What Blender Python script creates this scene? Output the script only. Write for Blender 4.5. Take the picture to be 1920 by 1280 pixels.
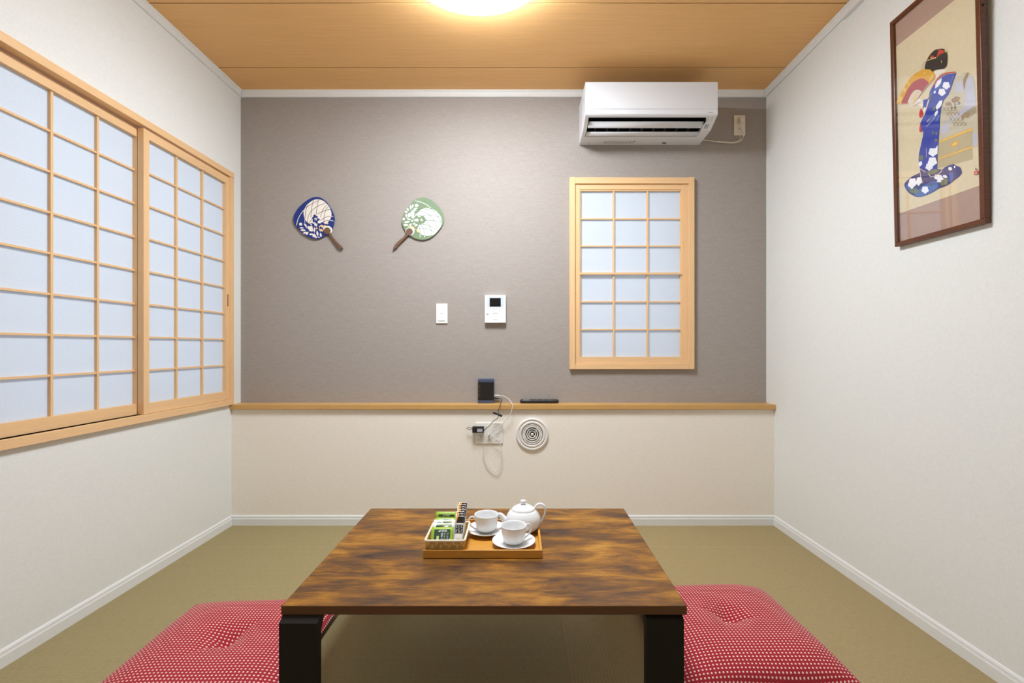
import bpy, bmesh, math, random
from mathutils import Vector, Matrix
random.seed(7)
for o in list(bpy.data.objects): bpy.data.objects.remove(o)
scene = bpy.context.scene
COL = scene.collection
PI = math.pi

# ------------------------------------------------------------------ camera
CAMZ, F, CX, CY = 1.06, 880.0, 973.5, 651.0       # eye height (m), focal length (px), vanishing point (px)
cam_d = bpy.data.cameras.new('camera'); cam = bpy.data.objects.new('camera', cam_d); COL.objects.link(cam)
cam.location = (0, 0, CAMZ); cam.rotation_euler = (PI/2, 0, 0)
cam_d.sensor_fit = 'HORIZONTAL'; cam_d.sensor_width = 36.0; cam_d.lens = F/1920*36.0
cam_d.shift_x = -(CX-960)/1920; cam_d.shift_y = (CY-640)/1920
cam_d.clip_start = 0.02
scene.camera = cam

# ------------------------------------------------------------------ sky outside the paper windows, exposure
world = bpy.data.worlds.new('sky'); scene.world = world; world.use_nodes = True
bg = world.node_tree.nodes['Background']
bg.inputs['Color'].default_value = (0.66, 0.79, 1.0, 1); bg.inputs['Strength'].default_value = 1.45
scene.view_settings.view_transform = 'Standard'; scene.view_settings.look = 'None'
scene.view_settings.exposure = 0.0; scene.view_settings.gamma = 1.0; scene.view_settings.use_curve_mapping = False
LAMP_STRENGTH = 64.0
LAMP_COLOR = (0.825, 0.905, 0.985)

def at(px, py, Y):                                   # photo measurement at depth Y -> point in the room
    return Vector(((px-CX)/F*Y, Y, CAMZ-(py-CY)/F*Y))

# ------------------------------------------------------------------ materials
def lin(c):
    return tuple(((v/255)/12.92 if v/255 <= 0.04045 else ((v/255+0.055)/1.055)**2.4) for v in c)
def nt(name):
    m = bpy.data.materials.new(name); m.use_nodes = True
    t = m.node_tree; b = t.nodes['Principled BSDF']
    return m, t, b
def mul(c, k): return tuple(max(0, min(1, v*k)) for v in c)
def coords(t, scale=(1,1,1), rot=(0,0,0), kind='Object'):
    tc = t.nodes.new('ShaderNodeTexCoord'); mp = t.nodes.new('ShaderNodeMapping')
    mp.inputs['Scale'].default_value = scale; mp.inputs['Rotation'].default_value = rot
    t.links.new(tc.outputs[kind], mp.inputs['Vector']); return mp.outputs['Vector']
def noise(t, vec, scale, detail=3, rough=0.5, dist=0.0):
    n = t.nodes.new('ShaderNodeTexNoise'); n.inputs['Scale'].default_value = scale
    n.inputs['Detail'].default_value = detail; n.inputs['Roughness'].default_value = rough
    n.inputs['Distortion'].default_value = dist
    t.links.new(vec, n.inputs['Vector']); return n.outputs['Fac']
def ramp(t, fac, stops):
    r = t.nodes.new('ShaderNodeValToRGB'); e = r.color_ramp.elements
    e[0].position, e[0].color = stops[0][0], (*stops[0][1], 1)
    e[1].position, e[1].color = stops[-1][0], (*stops[-1][1], 1)
    for p, c in stops[1:-1]:
        x = e.new(p); x.color = (*c, 1)
    t.links.new(fac, r.inputs['Fac']); return r.outputs['Color']
def math_n(t, op, a, b=None):
    n = t.nodes.new('ShaderNodeMath'); n.operation = op
    for i, v in enumerate((a, b)):
        if v is None: continue
        if isinstance(v, (int, float)): n.inputs[i].default_value = v
        else: t.links.new(v, n.inputs[i])
    return n.outputs[0]
def mixc(t, fac, a, b, mode='MIX'):
    n = t.nodes.new('ShaderNodeMix'); n.data_type = 'RGBA'; n.blend_type = mode
    for key, v in ((0, fac), (6, a), (7, b)):
        if isinstance(v, (int, float)): n.inputs[key].default_value = v
        elif isinstance(v, tuple): n.inputs[key].default_value = (*v, 1)
        else: t.links.new(v, n.inputs[key])
    return n.outputs[2]
def bump(t, b, h, strength=0.2, dist=0.001):
    n = t.nodes.new('ShaderNodeBump'); n.inputs['Strength'].default_value = strength; n.inputs['Distance'].default_value = dist
    t.links.new(h, n.inputs['Height']); t.links.new(n.outputs['Normal'], b.inputs['Normal'])
def plain(name, rgb, rough=0.5, var=0.05, scale=60, spec=0.5, metal=0.0, coat=0.0):
    m, t, b = nt(name); c = lin(rgb)
    f = noise(t, coords(t), scale)
    t.links.new(ramp(t, f, [(0.3, mul(c, 1-var)), (0.7, mul(c, 1+var))]), b.inputs['Base Color'])
    b.inputs['Roughness'].default_value = rough; b.inputs['Specular IOR Level'].default_value = spec
    b.inputs['Metallic'].default_value = metal; b.inputs['Coat Weight'].default_value = coat
    return m
def wood(name, rgb, axis=0, rough=0.45, contrast=0.16, scale=9, spec=0.4):
    m, t, b = nt(name); c = lin(rgb)
    s = [14, 14, 14]; s[axis] = 0.8
    v = coords(t, tuple(s))
    f = noise(t, v, scale, 5, 0.6, 0.4); g = noise(t, v, scale*5, 2)
    h = math_n(t, 'ADD', math_n(t, 'MULTIPLY', f, 0.7), math_n(t, 'MULTIPLY', g, 0.3))
    t.links.new(ramp(t, h, [(0.30, mul(c, 1-contrast*1.3)), (0.5, c), (0.72, mul(c, 1+contrast))]), b.inputs['Base Color'])
    b.inputs['Roughness'].default_value = rough; b.inputs['Specular IOR Level'].default_value = spec
    bump(t, b, h, 0.05, 0.0005)
    return m
def wallpaper(name, rgb, var=0.035):
    m, t, b = nt(name); c = lin(rgb); v = coords(t)
    f = noise(t, v, 130, 4, 0.65); g = noise(t, v, 420, 2)
    t.links.new(ramp(t, f, [(0.3, mul(c, 1-var)), (0.7, mul(c, 1+var))]), b.inputs['Base Color'])
    b.inputs['Roughness'].default_value = 0.85; b.inputs['Specular IOR Level'].default_value = 0.15
    bump(t, b, math_n(t, 'ADD', f, g), 0.18, 0.0008)
    return m
M = {}
M['wall'] = wallpaper('cream_wallpaper', (231, 231, 227))
M['low_wall'] = wallpaper('beige_wallpaper', (245, 236, 224))
def taupe():
    m, t, b = nt('taupe_fabric_wallpaper'); c = lin((164, 155, 148))
    a = noise(t, coords(t, (30, 30, 700)), 1, 3); d = noise(t, coords(t, (700, 700, 30)), 1, 3)
    h = math_n(t, 'ADD', math_n(t, 'MULTIPLY', a, 0.5), math_n(t, 'MULTIPLY', d, 0.5))
    t.links.new(ramp(t, h, [(0.34, mul(c, 0.86)), (0.66, mul(c, 1.12))]), b.inputs['Base Color'])
    b.inputs['Roughness'].default_value = 0.8; b.inputs['Specular IOR Level'].default_value = 0.2
    bump(t, b, h, 0.25, 0.0008); return m
M['taupe'] = taupe()
def ceilwood():
    m, t, b = nt('ceiling_board_wood'); c = lin((242, 190, 126))
    a = noise(t, coords(t, (7, 420, 3)), 1, 3, 0.6, 0.1); d = noise(t, coords(t, (1.5, 90, 1)), 1, 3)
    h = math_n(t, 'ADD', math_n(t, 'MULTIPLY', a, 0.6), math_n(t, 'MULTIPLY', d, 0.4))
    t.links.new(ramp(t, h, [(0.32, mul(c, 0.90)), (0.5, c), (0.68, mul(c, 1.08))]), b.inputs['Base Color'])
    b.inputs['Roughness'].default_value = 0.55; b.inputs['Specular IOR Level'].default_value = 0.3
    return m
M['ceil'] = ceilwood()
M['groove'] = plain('ceiling_groove_brown', (110, 66, 30), 0.8)
def tatami(name, rgb, swap):
    m, t, b = nt(name); c = lin(rgb)
    s1, s2 = ((60, 260, 1), (260, 26, 1)) if not swap else ((260, 60, 1), (26, 260, 1))
    a = noise(t, coords(t, s1), 1, 2); d = noise(t, coords(t, s2), 1, 2)
    w = t.nodes.new('ShaderNodeTexWave'); w.wave_type = 'BANDS'; w.bands_direction = 'X' if swap else 'Y'
    w.inputs['Scale'].default_value = 26; w.inputs['Distortion'].default_value = 0.5
    t.links.new(coords(t), w.inputs['Vector'])
    h = math_n(t, 'ADD', math_n(t, 'MULTIPLY', a, 0.45), math_n(t, 'ADD', math_n(t, 'MULTIPLY', d, 0.35), math_n(t, 'MULTIPLY', w.outputs['Fac'], 0.12)))
    t.links.new(ramp(t, h, [(0.26, mul(c, 0.82)), (0.45, c), (0.66, mul(c, 1.14))]), b.inputs['Base Color'])
    b.inputs['Roughness'].default_value = 0.6; b.inputs['Specular IOR Level'].default_value = 0.3
    bump(t, b, h, 0.35, 0.001); return m
M['tatami_a'] = tatami('tatami_weave', (156, 141, 100), False)
M['tatami_b'] = tatami('tatami_weave_turned', (162, 143, 102), True)
M['seam'] = plain('tatami_seam_straw', (205, 195, 160), 0.7)
M['white_trim'] = plain('white_trim_vinyl', (232, 232, 230), 0.4, 0.015)
M['hinoki_x'] = wood('pale_cypress_along_x', (234, 192, 143), 0, 0.45, 0.07)
M['hinoki_y'] = wood('pale_cypress_along_y', (234, 192, 143), 1, 0.45, 0.07)
M['hinoki_z'] = wood('pale_cypress_along_z', (234, 192, 143), 2, 0.45, 0.07)
M['ledge'] = wood('honey_ledge_wood', (205, 160, 96), 0, 0.35, 0.1)
def paper():
    m, t, b = nt('shoji_paper')
    f = noise(t, coords(t, (1, 1, 1)), 170, 5, 0.7)
    col = ramp(t, f, [(0.3, lin((228, 233, 238))), (0.7, lin((236, 240, 244)))])
    d = t.nodes.new('ShaderNodeBsdfDiffuse'); tr = t.nodes.new('ShaderNodeBsdfTranslucent'); mx = t.nodes.new('ShaderNodeMixShader')
    t.links.new(col, d.inputs['Color']); t.links.new(col, tr.inputs['Color'])
    mx.inputs[0].default_value = 0.42
    t.links.new(d.outputs[0], mx.inputs[1]); t.links.new(tr.outputs[0], mx.inputs[2])
    t.links.new(mx.outputs[0], t.nodes['Material Output'].inputs['Surface']); return m
M['paper'] = paper()
def lampmat():
    m, t, b = nt('lit_lamp_cover')
    e = t.nodes.new('ShaderNodeEmission'); e.inputs['Color'].default_value = (*LAMP_COLOR, 1); e.inputs['Strength'].default_value = LAMP_STRENGTH
    t.links.new(e.outputs[0], t.nodes['Material Output'].inputs['Surface']); return m
M['lamp'] = lampmat()
def tabletop(name, edge=False):
    m, t, b = nt(name)
    v = coords(t, (3.3, 9.5, 4)); vf = coords(t, (14, 330, 60)); vg = coords(t, (4.0, 34, 8))
    big = noise(t, v, 1.3, 10, 0.62, 0.5); fine = noise(t, vf, 1, 6, 0.7); mid = noise(t, vg, 1.6, 8, 0.65, 1.4)
    h = math_n(t, 'ADD', math_n(t, 'MULTIPLY', big, 0.62), math_n(t, 'ADD', math_n(t, 'MULTIPLY', mid, 0.22), math_n(t, 'MULTIPLY', fine, 0.20)))
    k = 0.55 if edge else 1.0
    col = ramp(t, h, [(0.385, mul(lin((50, 38, 36)), k)), (0.445, mul(lin((82, 56, 36)), k)), (0.51, mul(lin((116, 76, 32)), k)), (0.57, mul(lin((150, 100, 32)), k)), (0.67, mul(lin((186, 134, 52)), k))])
    t.links.new(col, b.inputs['Base Color'])
    b.inputs['Roughness'].default_value = 0.34; b.inputs['Specular IOR Level'].default_value = 0.4
    bump(t, b, fine, 0.06, 0.0005); return m
M['table'] = tabletop('rustic_brown_laminate')
M['table_edge'] = wood('dark_brown_edge_band', (92, 56, 28), 0, 0.45, 0.15)
M['black_steel'] = plain('black_painted_steel', (21, 17, 14), 0.55, 0.1, 60, 0.25)
M['tray'] = wood('honey_bamboo_tray', (210, 150, 62), 0, 0.32, 0.12)
M['porcelain'] = plain('white_porcelain', (240, 240, 240), 0.12, 0.01, 20, 0.5, 0, 0.3)
M['ac_white'] = plain('white_plastic', (226, 227, 231), 0.35, 0.008)
M['ac_dark'] = plain('black_outlet_plastic', (28, 28, 34), 0.45, 0.1)
M['ac_grey'] = plain('pale_grey_mark', (150, 150, 156), 0.5, 0.03)
M['ac_sensor'] = plain('lilac_grey_sensor_window', (178, 178, 190), 0.3, 0.03)
M['green_led'] = plain('small_green_light', (150, 200, 130), 0.4)
M['plate'] = plain('ivory_plastic', (236, 226, 210), 0.4, 0.015)
M['outlet_white'] = plain('warm_white_plastic', (242, 237, 230), 0.4, 0.012)
M['white_plate'] = plain('white_switch_plastic', (244, 244, 244), 0.35, 0.01)
M['pale_blue'] = plain('pale_blue_bezel', (205, 216, 232), 0.4, 0.02)
M['screen'] = plain('dark_glass_screen', (16, 14, 12), 0.12, 0.1)
M['mark_grey'] = plain('grey_print', (120, 120, 124), 0.6)
M['router'] = plain('black_router_plastic', (26, 22, 20), 0.22, 0.1)
M['router_blue'] = plain('slate_blue_router_shell', (70, 80, 106), 0.25, 0.06)
M['amber'] = plain('amber_print', (150, 126, 70), 0.5)
M['black_rubber'] = plain('black_rubber', (24, 23, 22), 0.5, 0.1)
M['remote'] = plain('black_remote_plastic', (26, 26, 28), 0.38, 0.08)
M['cable_white'] = plain('white_cable', (222, 220, 218), 0.45, 0.02)
M['vent'] = plain('white_vent_plastic', (236, 230, 224), 0.42, 0.02)
M['hole'] = plain('dark_slot', (52, 40, 32), 0.8)
M['vent_dark'] = plain('brown_grey_duct', (176, 156, 142), 0.8)
M['frame_wood'] = wood('dark_red_brown_frame', (98, 54, 30), 2, 0.25, 0.25)
M['frame_wood_y'] = wood('dark_red_brown_frame_rail', (98, 54, 30), 0, 0.25, 0.25)
M['fan_handle'] = wood('brown_fan_handle', (112, 82, 64), 1, 0.5, 0.2)
M['fan_blue'] = plain('indigo_fan_paper', (22, 46, 122), 0.7, 0.06)
M['fan_green'] = plain('sage_fan_paper', (120, 140, 107), 0.7, 0.04)
M['fan_cream'] = plain('cream_fan_print', (240, 230, 218), 0.7, 0.02)
M['fan_white'] = plain('white_fan_print', (244, 246, 242), 0.7, 0.02)
M['fan_warm'] = plain('golden_fan_print', (240, 206, 150), 0.7, 0.03)
M['fan_line'] = plain('slate_fan_line', (58, 56, 82), 0.7)
M['fan_line_green'] = plain('grey_green_fan_line', (96, 116, 88), 0.7)
M['art_cream'] = plain('cream_silk_print', (222, 206, 172), 0.7, 0.03)
M['art_mat'] = plain('mauve_mount', (176, 146, 132), 0.8, 0.03)
for k, c in dict(hair=(26, 26, 24), red=(206, 52, 44), dull_red=(178, 82, 88), gold=(224, 168, 56), skin=(240, 230, 216), blue=(44, 62, 164),
                 dark_blue=(52, 56, 120), flower=(244, 244, 250), leaf=(104, 116, 96), sky_blue=(70, 104, 176), obi=(200, 190, 166), obi_low=(188, 172, 134),
                 lavender=(194, 191, 204), brown=(160, 130, 88), ink=(60, 54, 48), pale_gold=(236, 200, 110), line=(226, 210, 190)).items():
    M['art_'+k] = plain('print_'+k, c, 0.7, 0.04)
M['tea_green'] = plain('lime_tea_wrapper', (160, 190, 56), 0.4, 0.03)
M['tea_dark'] = plain('dark_green_print', (44, 72, 56), 0.4, 0.04)
M['tea_white'] = plain('white_tea_wrapper', (240, 243, 236), 0.4, 0.01)
M['tea_pale'] = plain('pale_green_print', (196, 216, 150), 0.4, 0.03)
M['ink_dark'] = plain('charcoal_print', (52, 50, 58), 0.4)
M['stick_white'] = plain('white_stick_wrapper', (240, 238, 232), 0.4, 0.01)
M['stick_black'] = plain('black_stick_print', (38, 34, 36), 0.35)
M['stick_orange'] = plain('orange_stick_print', (238, 160, 48), 0.4, 0.03)
M['bamboo_weave'] = plain('pale_bamboo_strip', (226, 196, 130), 0.5, 0.10, 120)
M['bamboo_weave2'] = plain('honey_bamboo_strip', (204, 160, 86), 0.5, 0.10, 120)
M['bamboo_rim'] = plain('bleached_rim_binding', (240, 224, 200), 0.55, 0.06, 300)
def dotted():
    m, t, b = nt('red_cotton_with_white_dots')
    v = coords(t, (1/0.0122, 1/0.0122, 1), kind='UV')
    def cell(off, sx, sy):
        a = t.nodes.new('ShaderNodeVectorMath'); a.operation = 'ADD'; a.inputs[1].default_value = (off[0], off[1], 0); t.links.new(v, a.inputs[0])
        f = t.nodes.new('ShaderNodeVectorMath'); f.operation = 'FRACTION'; t.links.new(a.outputs[0], f.inputs[0])
        s = t.nodes.new('ShaderNodeVectorMath'); s.operation = 'SUBTRACT'; s.inputs[1].default_value = (.5, .5, 0); t.links.new(f.outputs[0], s.inputs[0])
        k = t.nodes.new('ShaderNodeVectorMath'); k.operation = 'MULTIPLY'; k.inputs[1].default_value = (sx, sy, 0); t.links.new(s.outputs[0], k.inputs[0])
        l = t.nodes.new('ShaderNodeVectorMath'); l.operation = 'LENGTH'; t.links.new(k.outputs[0], l.inputs[0])
        r = t.nodes.new('ShaderNodeMapRange'); r.inputs[1].default_value = 0.18; r.inputs[2].default_value = 0.25; r.inputs[3].default_value = 1; r.inputs[4].default_value = 0
        t.links.new(l.outputs['Value'], r.inputs[0]); return r.outputs[0]
    base = ramp(t, noise(t, coords(t), 300, 2), [(0.3, lin((160, 36, 48))), (0.7, lin((180, 44, 58)))])
    c1 = mixc(t, math_n(t, 'MULTIPLY', cell((0, 0.45), 1.3, 1.6), 0.6), base, lin((96, 50, 48)))
    c2 = mixc(t, cell((0, 0), 0.95, 0.95), c1, lin((246, 212, 200)))
    t.links.new(c2, b.inputs['Base Color']); b.inputs['Roughness'].default_value = 0.85; b.inputs['Specular IOR Level'].default_value = 0.15
    b.inputs['Sheen Weight'].default_value = 0.15
    return m
M['cushion'] = dotted()
def glass():
    m, t, b = nt('picture_glass')
    tr = t.nodes.new('ShaderNodeBsdfTransparent'); g = t.nodes.new('ShaderNodeBsdfGlossy'); g.inputs['Roughness'].default_value = 0.02
    lw = t.nodes.new('ShaderNodeLayerWeight'); lw.inputs['Blend'].default_value = 0.5
    fr = math_n(t, 'ADD', math_n(t, 'MULTIPLY', math_n(t, 'POWER', lw.outputs['Facing'], 4.0), 0.9), 0.04)
    mx = t.nodes.new('ShaderNodeMixShader'); t.links.new(fr, mx.inputs[0]); t.links.new(tr.outputs[0], mx.inputs[1]); t.links.new(g.outputs[0], mx.inputs[2])
    t.links.new(mx.outputs[0], t.nodes['Material Output'].inputs['Surface']); return m
M['glass'] = glass()

# ------------------------------------------------------------------ mesh helpers
WLOC = {}
def link(o, parent=None, loc=(0, 0, 0)):
    COL.objects.link(o); o.location = loc
    if parent is not None: o.parent = parent
    return o
def tag(o, label=None, cat=None, group=None, kind=None):
    if label: o['label'] = label
    if cat: o['category'] = cat
    if group: o['group'] = group
    if kind: o['kind'] = kind
    return o
def thing(name, loc, label=None, cat=None, group=None, kind=None):
    o = bpy.data.objects.new(name, None); o.empty_display_size = 0.05; link(o, None, loc); WLOC[o.name] = Vector(loc)
    return tag(o, label, cat, group, kind)
class MB:
    def __init__(s): s.v = []; s.f = []; s.mi = []; s.sm = []
    def add(s, vs, fs, mi=0, smooth=False):
        n = len(s.v); s.v += [Vector(v) for v in vs]
        for f in fs: s.f.append([i+n for i in f]); s.mi.append(mi); s.sm.append(smooth)
        return s
    def box(s, x0, x1, y0, y1, z0, z1, mi=0):
        vs = [(x0,y0,z0),(x1,y0,z0),(x1,y1,z0),(x0,y1,z0),(x0,y0,z1),(x1,y0,z1),(x1,y1,z1),(x0,y1,z1)]
        return s.add(vs, [(0,3,2,1),(4,5,6,7),(0,1,5,4),(1,2,6,5),(2,3,7,6),(3,0,4,7)], mi)
    def prism(s, poly, fn, a, b, mi=0, smooth=False):      # polygon extruded between a and b ; fn(p, t) -> point
        n = len(poly); vs = [fn(p, a) for p in poly]+[fn(p, b) for p in poly]
        fs = [tuple(range(n))[::-1], tuple(range(n, 2*n))]
        s.add(vs, fs, mi); k = len(s.v)-2*n
        for i in range(n):
            j = (i+1) % n; s.f.append([k+i, k+j, k+n+j, k+n+i]); s.mi.append(mi); s.sm.append(smooth)
        return s
    def tube(s, pts, r, seg=8, mi=0, flat=1.0, cap=True, up=(0, 0, 1)):
        pts = [Vector(p) for p in pts]; rs = r if isinstance(r, (list, tuple)) else [r]*len(pts)
        rings = []; U = Vector(up)
        for i, p in enumerate(pts):
            d = (pts[min(i+1, len(pts)-1)]-pts[max(i-1, 0)]).normalized()
            a = d.cross(U)
            if a.length < 1e-4: a = d.cross(Vector((1, 0, 0)))
            a.normalize(); b = a.cross(d).normalized()
            rings.append([p+a*math.cos(2*PI*k/seg)*rs[i]*flat+b*math.sin(2*PI*k/seg)*rs[i] for k in range(seg)])
        vs = [v for R in rings for v in R]; fs = []
        for i in range(len(pts)-1):
            for k in range(seg): fs.append((i*seg+k, i*seg+(k+1) % seg, (i+1)*seg+(k+1) % seg, (i+1)*seg+k))
        if cap: fs += [tuple(range(seg))[::-1], tuple((len(pts)-1)*seg+k for k in range(seg))]
        return s.add(vs, fs, mi, True)
    def lathe(s, prof, c, seg=40, mi=0, rmod=None, axis='z', smooth=True):
        vs = []
        for i, (r, z) in enumerate(prof):
            for k in range(seg):
                a = 2*PI*k/seg; rr = r*(rmod(a, i) if rmod else 1)
                p = (rr*math.cos(a), rr*math.sin(a), z) if axis == 'z' else (rr*math.cos(a), -z, rr*math.sin(a))
                vs.append(Vector(c)+Vector(p))
        fs = []
        for i in range(len(prof)-1):
            for k in range(seg): fs.append((i*seg+k, i*seg+(k+1) % seg, (i+1)*seg+(k+1) % seg, (i+1)*seg+k))
        fs += [tuple(range(seg))[::-1], tuple((len(prof)-1)*seg+k for k in range(seg))]
        return s.add(vs, fs, mi, smooth)
    def build(s, name, mats, parent=None, origin=None, bev=0.0, local=False):
        if not isinstance(mats, (list, tuple)): mats = [mats]
        if parent is not None and not local: base = WLOC.get(parent.name, Vector((0, 0, 0)))
        else: base = Vector((0, 0, 0))
        if origin is None:
            if local: origin = Vector((0, 0, 0))
            else:
                xs = [v.x for v in s.v]; ys = [v.y for v in s.v]; zs = [v.z for v in s.v]
                origin = Vector(((min(xs)+max(xs))/2, (min(ys)+max(ys))/2, min(zs)))
        origin = Vector(origin)
        me = bpy.data.meshes.new(name); me.from_pydata([v-origin for v in s.v], [], s.f)
        for m in mats: me.materials.append(M[m])
        for p, i, q in zip(me.polygons, s.mi, s.sm): p.material_index = i; p.use_smooth = q
        bm = bmesh.new(); bm.from_mesh(me); bmesh.ops.recalc_face_normals(bm, faces=bm.faces); bm.to_mesh(me); bm.free()
        o = bpy.data.objects.new(name, me); link(o, parent, origin-base); WLOC[o.name] = origin
        if bev:
            b = o.modifiers.new('bevel', 'BEVEL'); b.width = bev; b.segments = 2; b.limit_method = 'ANGLE'; b.angle_limit = math.radians(40)
        return o
BOXES = {}
def piece(name, parent, x0, x1, y0, y1, z0, z1, mat, bev=0.0):   # box piece; alike pieces share one mesh
    sz = (round(x1-x0, 5), round(y1-y0, 5), round(z1-z0, 5)); key = (sz, mat)
    c = Vector(((x0+x1)/2, (y0+y1)/2, (z0+z1)/2))
    if key not in BOXES:
        me = bpy.data.meshes.new(name); h = [v/2 for v in sz]
        b = MB().box(-h[0], h[0], -h[1], h[1], -h[2], h[2])
        me.from_pydata(b.v, [], b.f); me.materials.append(M[mat]); BOXES[key] = me
    o = bpy.data.objects.new(name, BOXES[key])
    link(o, parent, c-(WLOC.get(parent.name, Vector()) if parent else Vector())); WLOC[o.name] = c
    if bev:
        b = o.modifiers.new('bevel', 'BEVEL'); b.width = bev; b.segments = 2
    return o
def spline(pts, n=8, closed=False):
    P = [Vector(p) for p in pts]; out = []; N = len(P)
    for i in range(N if closed else N-1):
        if closed: p0, p1, p2, p3 = P[i-1], P[i], P[(i+1) % N], P[(i+2) % N]
        else: p0, p1, p2, p3 = P[max(i-1, 0)], P[i], P[i+1], P[min(i+2, N-1)]
        for k in range(n):
            t = k/n
            out.append(0.5*((2*p1)+(p2-p0)*t+(2*p0-5*p1+4*p2-p3)*t*t+(3*p1-p0-3*p2+p3)*t**3))
    if not closed: out.append(P[-1])
    return out

# ------------------------------------------------------------------ room shell
XL, XR, YU, YB, H, YF = -1.717, 1.523, 2.894, 2.801, 2.64, -1.0      # left/right wall, upper/lower back wall, ceiling, wall behind the viewer
ZS = 0.72                                                             # ledge top
floor = tag(MB().box(XL-.1, XR+.1, YF-.1, YU+.1, -0.12, -0.0010).build('floor', 'seam'), kind='structure')
g = 0.0022
for (x0, x1, y0, y1, sw) in [(XL, .16, 2.508, YB, 0), (.16, XR, 2.508, YB, 0), (XL, .16, 1.40, 2.508, 0), (.16, XR, 1.40, 2.508, 1),
                             (XL, .16, .20, 1.40, 1), (.16, XR, .20, 1.40, 0), (XL, .16, YF, .20, 0), (.16, XR, YF, .20, 1)]:
    piece('tatami_mat', floor, x0+.0004, x1-.0004, y0+g, y1-g, -0.0010, 0, 'tatami_b' if (sw or (x0 > 0 and y0 > 2)) else 'tatami_a')
ceiling = tag(MB().box(XL-.1, XR+.1, YF-.1, YU+.1, H+.0025, H+.1).build('ceiling', 'groove'), kind='structure')
ys = [YU, 2.653, 2.156, 1.659, 1.162, .665, .168, -.329, -.826, YF]
for a, b in zip(ys[:-1], ys[1:]):
    piece('ceiling_board', ceiling, XL, XR, b+.003, a-.003, H, H+.0025, 'ceil')
# left wall with its window opening
WY0, WY1, WZ0, WZ1 = 1.532, 2.760, .754, 2.065
wl = MB()
wl.box(XL-.1, XL, YF-.1, WY0, 0, H); wl.box(XL-.1, XL, WY1, YU+.1, 0, H)
wl.box(XL-.1, XL, WY0, WY1, 0, WZ0); wl.box(XL-.1, XL, WY0, WY1, WZ1, H)
tag(wl.build('wall_left', 'wall'), kind='structure')
tag(MB().box(XR, XR+.1, YF-.1, YU+.1, 0, H).build('wall_right', 'wall'), kind='structure')
tag(MB().box(XL, XR, YF-.1, YF, 0, H).build('wall_front', 'wall'), kind='structure')
BX0, BX1, BZ0, BZ1 = .342, 1.038, .957, 2.063
wb = MB()
wb.box(XL, BX0, YU, YU+.1, ZS-.05, H); wb.box(BX1, XR, YU, YU+.1, ZS-.05, H)
wb.box(BX0, BX1, YU, YU+.1, ZS-.05, BZ0); wb.box(BX0, BX1, YU, YU+.1, BZ1, H)
tag(wb.build('wall_back', 'taupe'), kind='structure')
tag(MB().box(XL, XR, YB, YU+.1, 0, .692).build('wall_low', 'low_wall'), kind='structure')
tag(MB().box(XL, XR, 2.782, YU, .692, ZS).build('wooden_ledge', 'ledge', bev=.002), 'long honey wood ledge running across the back wall below the taupe wallpaper', 'shelf')
# cornice and baseboards
tn = 0
def cornice(prof_axis, side):
    global tn; tn += 1
    prof = [(0, 0), (.018, 0), (.018, -.008), (.013, -.012), (.013, -.036), (.009, -.041), (0, -.041)]
    m = MB()
    if prof_axis == 'x': m.prism(prof, lambda p, t: (t, side-p[0], H+p[1]), XL, XR)
    elif side < 0: m.prism(prof, lambda p, t: (XL+p[0], t, H+p[1]), YF, YU-.018)
    else: m.prism(prof, lambda p, t: (XR-p[0], t, H+p[1]), YF, YU-.018)
    tag(m.build('trim_%d' % tn, 'white_trim'), kind='structure')
cornice('x', YU); cornice('y', -1); cornice('y', 1)
tag(MB().box(XR-.022, XR, YF, 2.19, H-.052, H-.0412).build('trim_4', 'white_trim', bev=.002), kind='structure')
def baseboard(nm, axis, side):
    prof = [(0, 0), (.010, 0), (.010, .039), (.0085, .0405), (.0085, .043), (.007, .0435), (.007, .052), (.004, .058), (0, .060)]
    m = MB()
    if axis == 'x': m.prism(prof, lambda p, t: (t, YB-p[0], p[1]), XL, XR)
    elif side < 0: m.prism(prof, lambda p, t: (XL+p[0], t, p[1]), YF, YB-.010)
    else: m.prism(prof, lambda p, t: (XR-p[0], t, p[1]), YF, YB-.010)
    tag(m.build(nm, 'white_trim'), kind='structure')
baseboard('baseboard_back', 'x', 0); baseboard('baseboard_left', 'y', -1); baseboard('baseboard_right', 'y', 1)

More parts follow.
